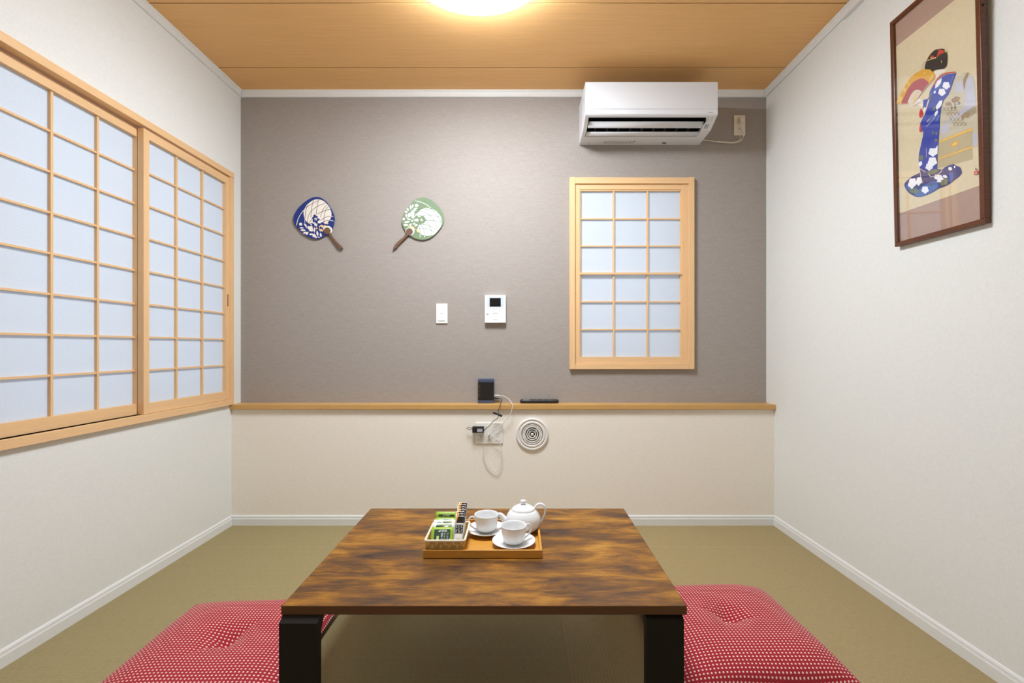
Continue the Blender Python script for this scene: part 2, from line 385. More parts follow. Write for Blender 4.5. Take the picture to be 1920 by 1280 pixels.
# ------------------------------------------------------------------ big shoji window, left wall
w1 = tag(thing('window_1', (XL, 2.146, .721)), 'wide two-panel shoji window with paper panes on the left wall', kind='structure')
cf = XL+.020
piece('window_head', w1, XL-.09, cf, 1.495, 2.797, 2.064, 2.097, 'hinoki_y', .001)
piece('window_sill', w1, XL-.09, cf, 1.495, 2.7585, .721, .754, 'hinoki_y', .001)
piece('jamb', w1, XL-.09, cf-.002, 2.7605, 2.797, .721, 2.064, 'hinoki_z', .001)
piece('jamb', w1, XL-.09, cf-.002, 1.495, 1.532, .754, 2.064, 'hinoki_z', .001)
def sash_left(y0, y1, xf, th=.028):
    z0, z1 = .7555, 2.056; xb = xf-th; st = .032; rb, rt = .803, 2.017
    f = MB()
    f.box(xb, xf, y0, y0+st, z0, z1); f.box(xb, xf, y1-st, y1, z0, z1)
    f.box(xb, xf-.001, y0+st, y1-st, z0, rb, 1); f.box(xb, xf-.001, y0+st, y1-st, rt, z1, 1)
    s = f.build('sash', ['hinoki_z', 'hinoki_y'], w1)
    ya, yb = y0+st, y1-st; mx = xf-.008; px = xf-.020
    w = (yb-ya-.020)/3; mw = .010
    for i in (1, 2):
        a = ya+i*w+(i-1)*mw; piece('muntin', s, px, mx, a, a+mw, rb, rt, 'hinoki_z')
    ph = (rt-rb)/8
    for j in range(1, 8): piece('crossbar', s, px, mx-.0015, ya, yb, rb+j*ph-.004, rb+j*ph+.004, 'hinoki_y')
    for i in range(3):
        a = ya+i*(w+mw)
        for j in range(8): piece('paper_pane', s, px-.0015, px-.0002, a-.004, a+w+.004, rb+j*ph+.0002, rb+(j+1)*ph-.0002, 'paper')
sash_left(2.131, 2.7605, XL+.012)
sash_left(1.533, 2.163, XL-.019)
piece('finger_pull', w1, XL+.0118, XL+.0128, 2.742, 2.750, 1.30, 1.37, 'fan_handle')

# ------------------------------------------------------------------ small shoji window, back wall
w2 = tag(thing('window_2', (.69, YU, .926)), 'small upright shoji window with eighteen paper panes in the taupe wall', kind='structure')
fy = YU-.024
piece('jamb', w2, .309, .342, fy, YU+.08, .926, 2.101, 'hinoki_z', .001)
piece('jamb', w2, 1.038, 1.072, fy, YU+.08, .926, 2.101, 'hinoki_z', .001)
piece('window_head', w2, .342, 1.038, fy+.002, YU+.08, 2.063, 2.100, 'hinoki_x', .001)
piece('window_sill', w2, .342, 1.038, fy+.002, YU+.08, .926, .957, 'hinoki_x', .001)
sy = YU-.012
f = MB()
f.box(.3425, .372, sy, sy+.028, .9575, 2.0625); f.box(1.000, 1.0375, sy, sy+.028, .9575, 2.0625)
f.box(.372, 1.000, sy+.001, sy+.028, .9575, 1.002, 1); f.box(.372, 1.000, sy+.001, sy+.028, 2.030, 2.0625, 1)
s2 = f.build('sash', ['hinoki_z', 'hinoki_x'], w2)
piece('sash_slip', s2, .372, .379, sy+.006, sy+.028, 1.002, 2.030, 'hinoki_z')
piece('sash_slip', s2, .993, 1.000, sy+.006, sy+.028, 1.002, 2.030, 'hinoki_z')
piece('sash_slip', s2, .379, .993, sy+.006, sy+.028, 2.022, 2.030, 'hinoki_x')
zb = [1.002, 1.170, 1.341, 1.513, 1.684, 1.852, 2.022]; xb_ = [.379, .5815, .790, .993]
for x in xb_[1:3]: piece('muntin', s2, x-.005, x+.005, sy+.008, sy+.020, 1.002, 2.022, 'hinoki_z')
for i, z in enumerate(zb[1:6]):
    if i == 2: piece('meeting_rail', s2, .372, 1.000, sy-.001, sy+.020, z-.006, z+.007, 'hinoki_x')
    else: piece('crossbar', s2, .379, .993, sy+.0095, sy+.020, z-.004, z+.004, 'hinoki_x')
for i in range(3):
    for j in range(6): piece('paper_pane', s2, xb_[i]+.0002, xb_[i+1]-.0002, sy+.0202, sy+.0215, zb[j]+.0002, zb[j+1]-.0002, 'paper')

# ------------------------------------------------------------------ ceiling lamp
lc = Vector((-.178, 1.862, H))
lamp = thing('ceiling_lamp', lc, 'round white lit ceiling lamp on the wooden board ceiling', 'lamp')
MB().lathe([(.10, 0), (.315, 0), (.320, -.012), (.317, -.0255), (.10, -.0255)], lc, 64).build('base', 'ac_white', lamp)
pr = [(.314, -.0260), (.314, -.0360), (.306, -.0490), (.282, -.0630), (.240, -.0760), (.18, -.0870), (.09, -.0935), (.004, -.0950)]
MB().lathe(pr, lc, 64).build('cover', 'lamp', lamp)

# ------------------------------------------------------------------ low table
T0, T1, TY0, TY1, TZ = -.625, .440, 1.236, 1.981, .380
tb = thing('low_table', ((T0+T1)/2, (TY0+TY1)/2, 0), 'low rustic brown table with black bent leg frames on the tatami', 'table')
MB().box(T0, T1, TY0, TY1, .358, TZ).build('tabletop', 'table', tb)
e = MB(); q = .0012
e.box(T0-q, T1+q, TY0-q, TY0, .357, TZ-.0006); e.box(T0-q, T1+q, TY1, TY1+q, .357, TZ-.0006)
e.box(T0-q, T0, TY0, TY1, .357, TZ-.0006); e.box(T1, T1+q, TY0, TY1, .357, TZ-.0006)
e.build('edge_band', 'table_edge', tb)
def legframe(x0, x1, yf, yb):
    z = .3565; th = .025; ch = .020; zc = .3445
    outer = [(yf, 0), (yf, zc), (yf+ch, z), (yb-ch, z), (yb, zc), (yb, 0)]
    inner = [(yb-th, 0), (yb-th, zc-.030), (yb-th-ch, z-.014), (yf+th+ch, z-.014), (yf+th, zc-.030), (yf+th, 0)]
    m = MB(); o, n = outer, inner[::-1]
    for i in range(5):
        quad = [o[i], o[i+1], n[i+1], n[i]]
        m.prism(quad, lambda p, t: (t, p[0], p[1]), x0, x1)
    ob = m.build('leg_frame', 'black_steel', tb)
    me = ob.data; bm = bmesh.new(); bm.from_mesh(me); bmesh.ops.remove_doubles(bm, verts=bm.verts, dist=1e-5)
    seen = {}
    for fc in list(bm.faces):
        k = tuple(sorted(v.index for v in fc.verts)); seen.setdefault(k, []).append(fc)
    dead = [x for L in seen.values() if len(L) > 1 for x in L]
    bmesh.ops.delete(bm, geom=dead, context='FACES_ONLY'); bmesh.ops.recalc_face_normals(bm, faces=bm.faces); bm.to_mesh(me); bm.free()
legframe(-.6225, -.5235, 1.216, 1.985); legframe(.334, .4325, 1.232, 1.985)
piece('cross_rail', tb, -.53, .335, 1.262, 1.282, .344, .3565, 'black_steel')
piece('cross_rail', tb, -.53, .335, 1.935, 1.955, .344, .3565, 'black_steel')

# ------------------------------------------------------------------ floor cushions
def cushion(cx, cy, rot, sx, sy_, hgt, label, crease, corner):
    N = 56; bm = bmesh.new(); uvl = bm.loops.layers.uv.new('UVMap')
    def P(u, v, top):
        pin = 1-0.035*(1-abs(v)**2.2)*abs(u)**6; pin2 = 1-0.035*(1-abs(u)**2.2)*abs(v)**6
        x, y = u*sx/2*pin, v*sy_/2*pin2
        e = (max(0, 1-abs(u)**3.2)**.55)*(max(0, 1-abs(v)**3.2)**.55)
        z = .034+hgt*e
        if top:
            r2 = (x*x+y*y)
            z -= .030*math.exp(-r2/(2*.035**2))+.014*math.exp(-r2/(2*.11**2))
            c, s = math.cos(crease), math.sin(crease); al = x*c+y*s; pe = -x*s+y*c
            z -= .010*math.exp(-(pe/.010)**2)*math.exp(-(al/.085)**2)
            z -= .005*math.exp(-((al+.015)/.012)**2)*math.exp(-(pe/.10)**2)
            z += .004*math.sin(9*x+3)*math.sin(11*y+1)*e
        else:
            z = .034-.034*min(1, e*1.6)
        return x, y, z
    grids = []
    for top in (True, False):
        g = [[bm.verts.new(P(-1+2*i/N, -1+2*j/N, top)) for i in range(N+1)] for j in range(N+1)]
        grids.append(g)
        for j in range(N):
            for i in range(N):
                q = [g[j][i], g[j][i+1], g[j+1][i+1], g[j+1][i]]
                fc = bm.faces.new(q if top else q[::-1]); fc.smooth = True
                for lp in fc.loops:
                    lp[uvl].uv = (lp.vert.co.x+.003*math.sin(lp.vert.co.y*14), lp.vert.co.y*1.02+lp.vert.co.z*.4+.004*math.sin(lp.vert.co.x*12))
    bmesh.ops.remove_doubles(bm, verts=bm.verts, dist=1e-5)
    me = bpy.data.meshes.new('floor_cushion'); bm.to_mesh(me); bm.free(); me.materials.append(M['cushion'])
    o = bpy.data.objects.new('floor_cushion', me); link(o, None, (cx, cy, 0)); o.rotation_euler = (0, 0, rot)
    return tag(o, label, 'cushion', 'red dotted floor cushions')
cushion(-.990, 1.592, math.radians(2.0), .585, .585, .062, 'red white-dotted floor cushion at the left side of the low table', .95, 0)
cushion(.757, 1.695, math.radians(2), .56, .57, .082, 'red white-dotted floor cushion at the right side of the low table, under the picture', -.35, 0)

# ------------------------------------------------------------------ tray with tea set
tr = thing('serving_tray', (-.118, 1.651, TZ), 'rectangular honey wood tray on the low table', 'tray')
X0, X1, Y0, Y1 = -.310, .0745, 1.513, 1.789
MB().box(X0+.004, X1-.004, Y0+.004, Y1-.004, TZ+.0006, TZ+.007).build('bottom_panel', 'tray', tr)
for (a, b, c, d) in [(X0, X1, Y0, Y0+.008), (X0, X1, Y1-.008, Y1), (X0, X0+.008, Y0+.008, Y1-.008), (X1-.008, X1, Y0+.008, Y1-.008)]:
    piece('tray_side', tr, a, b, c, d, TZ+.0004, TZ+.026, 'tray', .0012)
ZT = TZ+.0072
def saucer(x, y, label):
    pr = [(.002, 0), (.026, 0), (.028, .003), (.040, .0045), (.058, .009), (.0725, .0165), (.0735, .0180), (.0725, .0185), (.058, .0125), (.040, .0075), (.030, .0062), (.002, .006)]
    m = MB().lathe(pr, (x, y, ZT), 96, rmod=lambda a, i: 1+(.016*abs(math.sin(a*14)) if 5 <= i <= 7 else 0)-.008*(5 <= i <= 7))
    return tag(m.build('saucer', 'porcelain'), label, 'saucer', 'white saucers')
def cup(x, y, label, side):
    z0 = ZT+.0068
    t = thing('teacup', (x, y, z0), label, 'cup', 'white teacups')
    pr = [(.002, .002), (.020, .002), (.0205, 0), (.0225, 0), (.0245, .002), (.032, .0055), (.0368, .0125), (.0390, .022), (.0404, .034), (.0418, .046), (.0430, .055), (.0440, .0605),
          (.0432, .0615), (.0418, .0600), (.0405, .050), (.0382, .030), (.0355, .016), (.030, .009), (.012, .006), (.002, .0055)]
    def rm(a, i):
        return 1-.022*(0.5+0.5*math.cos(a*32)) if 5 <= i <= 9 else 1
    MB().lathe(pr, (x, y, z0), 128, rmod=rm).build('body', 'porcelain', t)
    h = [(.041, .049), (.050, .056), (.060, .054), (.0645, .044), (.062, .032), (.053, .020), (.043, .013), (.036, .010)]
    pts = [(x+side[0]*r, y+side[1]*r, z0+z) for r, z in spline([(a, b, 0) for a, b in h], 5) and [(p.x, p.y) for p in spline([(a, b, 0) for a, b in h], 5)]]
    MB().tube(pts, .0030, 10, up=(-side[1], side[0], 0), flat=1.0).build('handle', 'porcelain', t)
saucer(-.119, 1.7055, 'white scalloped saucer next to the woven basket')
cup(-.119, 1.7055, 'white fluted teacup next to the basket, handle pointing left', (-.96, -.28))
saucer(-.0185, 1.600, 'white scalloped saucer at the front edge of the tray')
cup(-.0185, 1.600, 'white fluted teacup at the front of the tray, handle pointing right', (.93, .37))
px_, py_ = .0147, 1.7205
tp = thing('teapot', (px_, py_, ZT), 'round white teapot at the back of the wooden tray', 'teapot')
MB().lathe([(.002, .001), (.031, .001), (.032, 0), (.036, 0), (.046, .006), (.0575, .019), (.0630, .033), (.0640, .042), (.0622, .053), (.0575, .064), (.0505, .0735), (.0445, .0795), (.0425, .0798), (.002, .079)], (px_, py_, ZT), 64).build('body', 'porcelain', tp)
ld = MB().lathe([(.002, .0794), (.0437, .0798), (.0440, .0808), (.0375, .0868), (.027, .0930), (.015, .0970), (.002, .0980)], (px_, py_, ZT), 64).build('lid', 'porcelain', tp)
MB().lathe([(.0078, .0962), (.0068, .0995), (.0085, .1025), (.0106, .1055), (.0106, .1110), (.0085, .1135), (.002, .1142)], (px_, py_, ZT), 32).build('knob', 'porcelain', ld)
hp = spline([(px_+.036, py_, ZT+.074), (px_+.047, py_, ZT+.092), (px_+.060, py_, ZT+.100), (px_+.075, py_, ZT+.094), (px_+.081, py_, ZT+.078), (px_+.077, py_, ZT+.056), (px_+.066, py_, ZT+.036), (px_+.058, py_, ZT+.028)], 6)
MB().tube(hp, .0068, 14, flat=.55, up=(0, 1, 0)).build('handle', 'porcelain', tp)
sp = spline([(px_-.050, py_, ZT+.022), (px_-.063, py_-.001, ZT+.034), (px_-.074, py_-.001, ZT+.049), (px_-.083, py_-.001, ZT+.060), (px_-.091, py_-.001, ZT+.062)], 6)
MB().tube(sp, [.017-.0105*min(1, (i/(len(sp)-1))*1.15) for i in range(len(sp))], 16).build('spout', 'porcelain', tp)

# ------------------------------------------------------------------ woven basket with tea bags and stick packs
bk = thing('woven_basket', (-.243, 1.604, ZT), 'small woven bamboo basket of drink sachets on the tray', 'basket')
b0 = (-.2975, -.185, 1.532, 1.672); b1 = (-.304, -.179, 1.524, 1.684); BZ = .0455
def brect(f): return [b0[i]+(b1[i]-b0[i])*f for i in range(4)]
def bpt(side, u, f, out):
    x0, x1, y0, y1 = brect(f); x0 -= out; x1 += out; y0 -= out; y1 += out
    z = ZT+.001+BZ*f
    return {0: Vector((x0+(x1-x0)*u, y0, z)), 1: Vector((x1, y0+(y1-y0)*u, z)), 2: Vector((x1-(x1-x0)*u, y1, z)), 3: Vector((x0, y1-(y1-y0)*u, z))}[side]
st = MB(); nst = {0: 9, 1: 11, 2: 9, 3: 11}
for sd in range(4):
    for k in range(nst[sd]):
        u0, u1 = (k+.12)/nst[sd], (k+.88)/nst[sd]
        vs = [bpt(sd, u0, 0, .0006), bpt(sd, u1, 0, .0006), bpt(sd, u1, .97, .0006), bpt(sd, u0, .97, .0006), bpt(sd, u0, 0, -.0006), bpt(sd, u1, 0, -.0006), bpt(sd, u1, .97, -.0006), bpt(sd, u0, .97, -.0006)]
        st.add(vs, [(0,3,2,1),(4,5,6,7),(0,1,5,4),(1,2,6,5),(2,3,7,6),(3,0,4,7)])
st.build('upright_strips', 'bamboo_weave', bk)
wv = MB()
for row, (fa, fb) in enumerate([(.06, .36), (.38, .66), (.68, .95)]):
    ring = []
    for sd in range(4):
        for k in range(nst[sd]):
            o_ = .0018 if (k+row+sd) % 2 else -.0014
            for du in (.15, .85): ring.append((sd, (k+du)/nst[sd], o_))
    n = len(ring); vs = [bpt(sd, u, fa, o_) for sd, u, o_ in ring]+[bpt(sd, u, fb, o_) for sd, u, o_ in ring]
    vs += [bpt(sd, u, fa, o_-.0006) for sd, u, o_ in ring]+[bpt(sd, u, fb, o_-.0006) for sd, u, o_ in ring]
    fs = []
    for i in range(n):
        j = (i+1) % n; fs += [(i, j, n+j, n+i), (2*n+j, 2*n+i, 3*n+i, 3*n+j), (n+i, n+j, 3*n+j, 3*n+i), (j, i, 2*n+i, 2*n+j)]
    wv.add(vs, fs)
wv.build('woven_strips', 'bamboo_weave2', bk)
MB().box(b0[0], b0[1], b0[2], b0[3], ZT+.0005, ZT+.003).build('bottom', 'bamboo_weave', bk)
x0, x1, y0, y1 = b1; rp = []
for (cx_, cy_, a0) in [(x1-.008, y0+.008, -90), (x1-.008, y1-.008, 0), (x0+.008, y1-.008, 90), (x0+.008, y0+.008, 180)]:
    for k in range(5):
        a = math.radians(a0+k*22.5); rp.append((cx_+.010*math.cos(a), cy_+.010*math.sin(a), ZT+BZ))
rp.append(rp[0])
MB().tube(rp, .0038, 10, cap=False).build('rim', 'bamboo_rim', bk)

def text_mesh(body, size, mat, name, parent, mtx):
    cu = bpy.data.curves.new(name, 'FONT'); cu.body = body; cu.size = size; cu.align_x = 'CENTER'; cu.align_y = 'CENTER'; cu.resolution_u = 2; cu.extrude = .00002
    tmp = bpy.data.objects.new('tmp', cu); COL.objects.link(tmp)
    dg = bpy.context.evaluated_depsgraph_get(); me = bpy.data.meshes.new_from_object(tmp.evaluated_get(dg))
    bpy.data.objects.remove(tmp); me.materials.clear(); me.materials.append(M[mat])
    o = bpy.data.objects.new(name, me); COL.objects.link(o); o.parent = parent; o.matrix_local = mtx; return o
def wrapper(name, x, yb, w, L, lean, mat, label, cat, group, yaw=0.0, th=.0035):
    t = thing(name, (x, yb, ZT+.0045), label, cat, group)
    t.rotation_euler = (-lean, 0, yaw)
    m = MB(); n = 6                                     # local: x across, z up the pack, -y facing the room
    pts = []
    for j in range(n+1):
        for i in range(n+1):
            u, v = i/n, j/n; b = th*.5*(max(0, 1-(2*u-1)**4)**.5)*(max(0, 1-(2*v-1)**6)**.5)
            pts.append((u, v, b))
    N1 = len(pts)
    vs = [((u-.5)*w, -b-.0002, v*L) for u, v, b in pts]+[((u-.5)*w, b+.0002, v*L) for u, v, b in pts]
    fs = []
    for j in range(n):
        for i in range(n):
            a = j*(n+1)+i; q = (a, a+1, a+n+2, a+n+1); fs += [q, tuple(N1+k for k in q[::-1])]
    edge = [i for i in range(n+1)]+[j*(n+1)+n for j in range(1, n+1)]+[n*(n+1)+i for i in range(n-1, -1, -1)]+[j*(n+1) for j in range(n-1, 0, -1)]
    for a, b in zip(edge, edge[1:]+edge[:1]): fs.append((b, a, N1+a, N1+b))
    m.add(vs, fs, 0, True); m.build('wrapper', mat, t, local=True)
    return t
def flat(t, name, mat, polys, y):                       # flat print on a pack, local x/z polygons
    m = MB()
    for p in polys: m.prism(p, lambda q, k: (q[0], k, q[1]), y, y-.0002)
    return m.build(name, mat, t, local=True)
def rc(a, b, c, d): return [(a, c), (b, c), (b, d), (a, d)]
RX = Matrix.Rotation(PI/2, 4, 'X')
yb_ = .0026
tg = 'tea bags in the basket'
def teabag(i, yb, lean, L, x, mat, label, w=.080, yaw=0):
    return wrapper('tea_bag', x, yb, w, L, math.radians(lean), mat, label, 'tea bag', tg, yaw)
t = teabag(0, 1.540, 40, .078, -.2565, 'tea_green', 'lime tea bag with large dark green label, frontmost in the basket', .074, math.radians(3))
flat(t, 'dark_label', 'tea_dark', [[(-.027, .012), (.006, .012), (.027, .040), (.027, .070), (-.027, .070)]], -.0024)
flat(t, 'white_corner', 'tea_white', [[(.006, .012), (.027, .012), (.027, .040)]], -.0024)
flat(t, 'green_tag', 'tea_pale', [rc(-.018, -.010, .022, .048)], -.0027)
text_mesh('伊藤園', .0085, 'tea_white', 'maker_name', t, Matrix.Translation((.003, -.0028, .064)) @ RX)
flat(t, 'leaf_mark', 'tea_white', [[(-.0135, .0635), (-.0105, .067), (-.0085, .0635), (-.0105, .0605)]], -.0028)
for k, (xx, s_) in enumerate([(.018, 'プレミアム'), (.0085, 'ティーバッグ'), (-.0005, '抹茶入り')]):
    for q, ch in enumerate(s_): text_mesh(ch, .0078, 'tea_white', 'label_letter', t, Matrix.Translation((xx, -.0028, .054-q*.0072)) @ RX)
t = teabag(1, 1.5585, 34, .082, -.2560, 'tea_white', 'white tea bag directly behind the frontmost lime tea bag', .074, math.radians(2))
flat(t, 'dark_strip', 'tea_dark', [[(-.026, .0735), (-.010, .0745), (.006, .0715), (-.006, .070), (-.026, .0695)], [(.016, .0715), (.028, .0725), (.028, .0705), (.016, .070)]], -.0024)
flat(t, 'pale_strip', 'tea_pale', [rc(-.024, .028, .0755, .078)], -.0024)
t = teabag(2, 1.573, 28, .0865, -.2555, 'tea_white', 'white tea bag with thin dark stripe, third from the front of the basket', .075)
flat(t, 'dark_strip', 'tea_dark', [rc(-.026, -.010, .0765, .078), [(-.006, .078), (.028, .075), (.028, .0725), (-.006, .076)]], -.0024)
flat(t, 'pale_strip', 'tea_pale', [rc(-.006, .024, .079, .082)], -.0024)
t = teabag(3, 1.590, 24, .0865, -.2545, 'tea_green', 'lime tea bag in the middle of the basket between white and lime bags', .074)
flat(t, 'dark_strip', 'tea_dark', [[(-.006, .0815), (.026, .0800), (.026, .0775), (-.006, .0795)]], -.0024)
flat(t, 'white_strip', 'tea_white', [rc(-.022, .020, .0825, .0840)], -.0024)
t = teabag(4, 1.612, 14, .099, -.2540, 'tea_green', 'lime tea bag standing tallest at the back of the basket', .075, math.radians(-2))
flat(t, 'dark_strip', 'tea_dark', [rc(-.027, .027, .0835, .0895)], -.0024)
text_mesh('伊藤園', .0062, 'tea_white', 'maker_name', t, Matrix.Translation((.003, -.0028, .0865)) @ RX)
flat(t, 'leaf_mark', 'tea_white', [[(-.0115, .0865), (-.0092, .0890), (-.0072, .0865), (-.0092, .0842)]], -.0028)
od = ['frontmost', 'second', 'third', 'fourth', 'fifth', 'sixth', 'rearmost']
for i in range(7):
    f_ = i/6
    lean = math.radians(33-3*f_); L = .112+.020*f_
    lab = 'black and orange topped stick sachet, %s in the basket' % ('frontmost' if i == 0 else 'rearmost' if i == 6 else od[i]+' from the front')
    t = wrapper('stick_sachet', -.2035+.0006*(i % 2), 1.537+.075*f_, .029, L, lean, 'stick_white', lab, 'sachet', 'stick sachets in the basket', math.radians(-3+2*(i % 3)))
    if i == 0:
        flat(t, 'black_print', 'stick_black', [[(-.007, L-.0015), (.0143, L-.0015), (.0143, L-.022), (-.011, L-.022)], rc(-.0130, .0130, L-.056, L-.028)], -.0021)
        flat(t, 'orange_print', 'stick_orange', [[(-.0130, L-.0015), (-.007, L-.0015), (-.011, L-.022), (-.0143, L-.022)]], -.0021)
        rr = random.Random(3); bars = []
        for a in range(3):
            for b in range(4):
                xx = -.0118+a*.0082; zz = L-.0295-b*.0066
                for k in range(rr.choice((3, 4))):
                    if rr.random() < .55: u = rr.uniform(0, .002); h_ = rr.uniform(0, .0045); bars.append(rc(xx+u, xx+u+rr.uniform(.0025, .0045), zz-h_-.0008, zz-h_))
                    else: u = rr.uniform(0, .0055); bars.append(rc(xx+u, xx+u+.0009, zz-rr.uniform(.003, .0054), zz-rr.uniform(0, .001)))
        flat(t, 'white_lettering', 'stick_white', bars, -.0024)
        flat(t, 'grey_lettering', 'ac_grey', [rc(-.007, .007, L-.074-k*.004, L-.0728-k*.004) for k in range(6)], -.0021)
    else:
        flat(t, 'black_print', 'stick_black', [[(-.003, L-.0015), (.0143, L-.0015), (.0143, L-.045), (-.0085, L-.045)]], -.0021)
        flat(t, 'orange_print', 'stick_orange', [[(-.0115, L-.0015), (-.003, L-.0015), (-.0085, L-.045), (-.0135, L-.045)]], -.0021)
        flat(t, 'white_lettering', 'stick_white', [rc(.002, .010, L-.007, L-.0058)], -.0024)

# ------------------------------------------------------------------ air conditioner
ac = thing('air_conditioner', (.7385, 2.75, 2.3065), 'white wall air conditioner under the ceiling above the small window', 'air conditioner')
A0, A1 = .370, 1.107
full = [(YU-.0005, 2.5435), (2.628, 2.5435), (2.620, 2.5405), (2.6165, 2.534), (2.616, 2.361), (2.622, 2.355), (2.658, 2.339), (2.711, 2.3145), (2.826, 2.308), (YU-.0005, 2.3065)]
cut = [(YU-.0005, 2.5435), (2.628, 2.5435), (2.620, 2.5405), (2.6165, 2.534), (2.616, 2.361), (2.622, 2.355), (2.634, 2.3495), (2.640, 2.430), (2.785, 2.420), (2.786, 2.3102), (2.826, 2.308), (YU-.0005, 2.3065)]
yz = lambda p, t: (t, p[0], p[1])
m = MB(); m.prism(full, yz, A0, .390); m.prism(cut, yz, .390, 1.052); m.prism(full, yz, 1.052, A1)
m.build('housing', 'ac_white', ac)
m = MB(); lin_ = [(2.6405, 2.352), (2.6405, 2.4295), (2.7845, 2.4195), (2.7845, 2.3135), (2.7835, 2.3135), (2.7835, 2.4185), (2.6415, 2.4285), (2.6415, 2.352)]
m.prism(lin_, yz, .3905, 1.0515); m.box(.3905, .3912, 2.6415, 2.7835, 2.330, 2.4185); m.box(1.0508, 1.0515, 2.6415, 2.7835, 2.330, 2.4185)
m.build('outlet_lining', 'ac_dark', ac)
m = MB(); m.prism([(2.6162, 2.538), (2.6125, 2.536), (2.6120, 2.390), (2.6162, 2.384)], yz, A0+.0015, A1-.0015); m.build('front_panel', 'ac_white', ac, bev=.001)
def louver(ya, za, yb2, zb2, thick=.006):
    top = []; n = 6
    for i in range(n+1):
        f_ = i/n; top.append((ya+(yb2-ya)*f_, za+(zb2-za)*f_-.0035*math.sin(PI*f_)))
    poly = top+[(p[0], p[1]+thick*math.sin(PI*min(.95, max(.05, k/n)))) for k, p in reversed(list(enumerate(top)))]
    m = MB(); m.prism(poly, yz, .3935, 1.0485, smooth=True); return m.build('louver', 'ac_white', ac)
louver(2.663, 2.3405, 2.703, 2.3215); louver(2.737, 2.3160, 2.783, 2.3115)
for k in range(9):
    x = .445+k*.068
    m = MB(); m.prism([(2.732, 2.328), (2.782, 2.322), (2.782, 2.358), (2.732, 2.352)], yz, x, x+.002); m.build('air_vane', 'mark_grey', ac)
def under(y): 
    pts = sorted([(p[0], p[1]) for p in full if p[1] < 2.36]); 
    for (a, za), (b, zb2) in zip(pts[:-1], pts[1:]):
        if a <= y <= b: return za+(zb2-za)*(y-a)/(b-a)
    return 2.3065
def underquad(x0, x1, ya, yb2, skew=0):
    return [(x0, ya, under(ya)-.0003), (x1, ya, under(ya)-.0003), (x1-skew, yb2, under(yb2)-.0003), (x0-skew, yb2, under(yb2)-.0003)]
def under_part(name, mat, quads):
    m = MB()
    for q in quads:
        m.add([Vector(v) for v in q]+[Vector(v)+Vector((0, 0, .0002)) for v in q], [(0, 1, 2, 3), (7, 6, 5, 4), (0, 4, 5, 1), (1, 5, 6, 2), (2, 6, 7, 3), (3, 7, 4, 0)])
    return m.build(name, mat, ac)
under_part('sensor_window', 'ac_sensor', [underquad(1.060, 1.084, 2.676, 2.702)])
under_part('indicator_marks', 'ac_grey', [underquad(1.060+dx, 1.066+dx, 2.636+dy, 2.638+dy) for dx in (0, .022) for dy in (0, .007, .014)])
under_part('indicator_light', 'green_led', [underquad(1.084, 1.0875, 2.641, 2.645)])
rr = random.Random(5); qs = []
for row in range(4):
    x = .515
    while x < .70:
        w_ = rr.uniform(.004, .02); ya = 2.842+row*.009; qs.append(underquad(x, min(.705, x+w_), ya, ya+.0035)); x += w_+.004
qs.append(underquad(.690, .705, 2.840, 2.848))
under_part('printed_notice', 'ac_grey', qs)
el = MB(); el.prism([(.885+.013*math.cos(a*PI/12)+.006*math.sin(a*PI/12), 2.866+.013*math.sin(a*PI/12)) for a in range(24)], lambda p, t: (p[0], p[1], under(p[1])-t), -.0002, .0004); el.build('round_seal', 'mark_grey', ac)
under_part('panel_seam', 'ac_grey', [underquad(.425, .4262, 2.845, 2.885), underquad(.392, 1.05, 2.7885, 2.7897)])
# tiny front marks (illegible in the photograph): short grey strokes
m = MB()
for x, w_, h_ in ((.4010, .006, .003), (.4085, .005, .005), (.4150, .006, .003)): m.box(x, x+w_, 2.6155, 2.6161, 2.3705, 2.3705+h_)
m.build('maker_mark', 'ac_sensor', ac)
m = MB()
for k in range(6): m.box(1.054+k*.0045, 1.054+k*.0045+.0035, 2.6155, 2.6161, 2.3665, 2.3690)
m.build('series_mark', 'mark_grey', ac)
# power point beside it
def wallplate(name, x0, x1, z0, z1, yw, mat, label, cat, th=.008):
    t = thing(name, ((x0+x1)/2, yw, z0), label, cat)
    MB().box(x0, x1, yw-th, yw-.0002, z0, z1).build('cover_plate', mat, t, bev=.0025); return t
t = wallplate('power_socket', 1.321, 1.391, 2.364, 2.488, YU, 'plate', 'ivory wall socket beside the air conditioner with a plug in it', 'socket')
MB().box(1.343, 1.369, YU-.010, YU-.008, 2.382, 2.470).build('socket_insert', 'plate', t, bev=.0008)
piece('slot', t, 1.350, 1.353, YU-.0104, YU-.0099, 2.398, 2.406, 'hole'); piece('slot', t, 1.3605, 1.3625, YU-.0104, YU-.0099, 2.398, 2.406, 'hole')
pw = thing('power_cable', (1.25, YU-.01, 2.31), 'cream power cord looping from the air conditioner up to the socket', 'cord')
MB().box(1.349, 1.373, YU-.034, YU-.0105, 2.432, 2.462).build('plug', 'plate', pw, bev=.003)
pts = [at(1386, 233, 2.868), at(1392, 245, 2.874), at(1394.5, 252, 2.876), at(1392, 260, 2.882), at(1386, 265.5, 2.885), at(1376, 267.8, 2.886), at(1360, 267.5, 2.886), at(1344, 266, 2.886), at(1330, 263.5, 2.886), at(1316, 262.2, 2.884), at(1300, 261, 2.884)]
pts[-2].z = 2.335; pts[-1].z = 2.338; pts[-2].x = 1.120; pts[-1].x = 1.1075
cc = spline(pts, 6)
MB().tube(cc, .0026, 8).build('cord', 'plate', pw)
MB().tube(spline([at(1388, 254, 2.876), at(1388, 260, 2.881), at(1384, 264, 2.884), at(1376, 266.3, 2.886), at(1360, 266.0, 2.887), at(1345, 264.6, 2.887)], 6), .0022, 8).build('earth_wire', 'plate', pw)

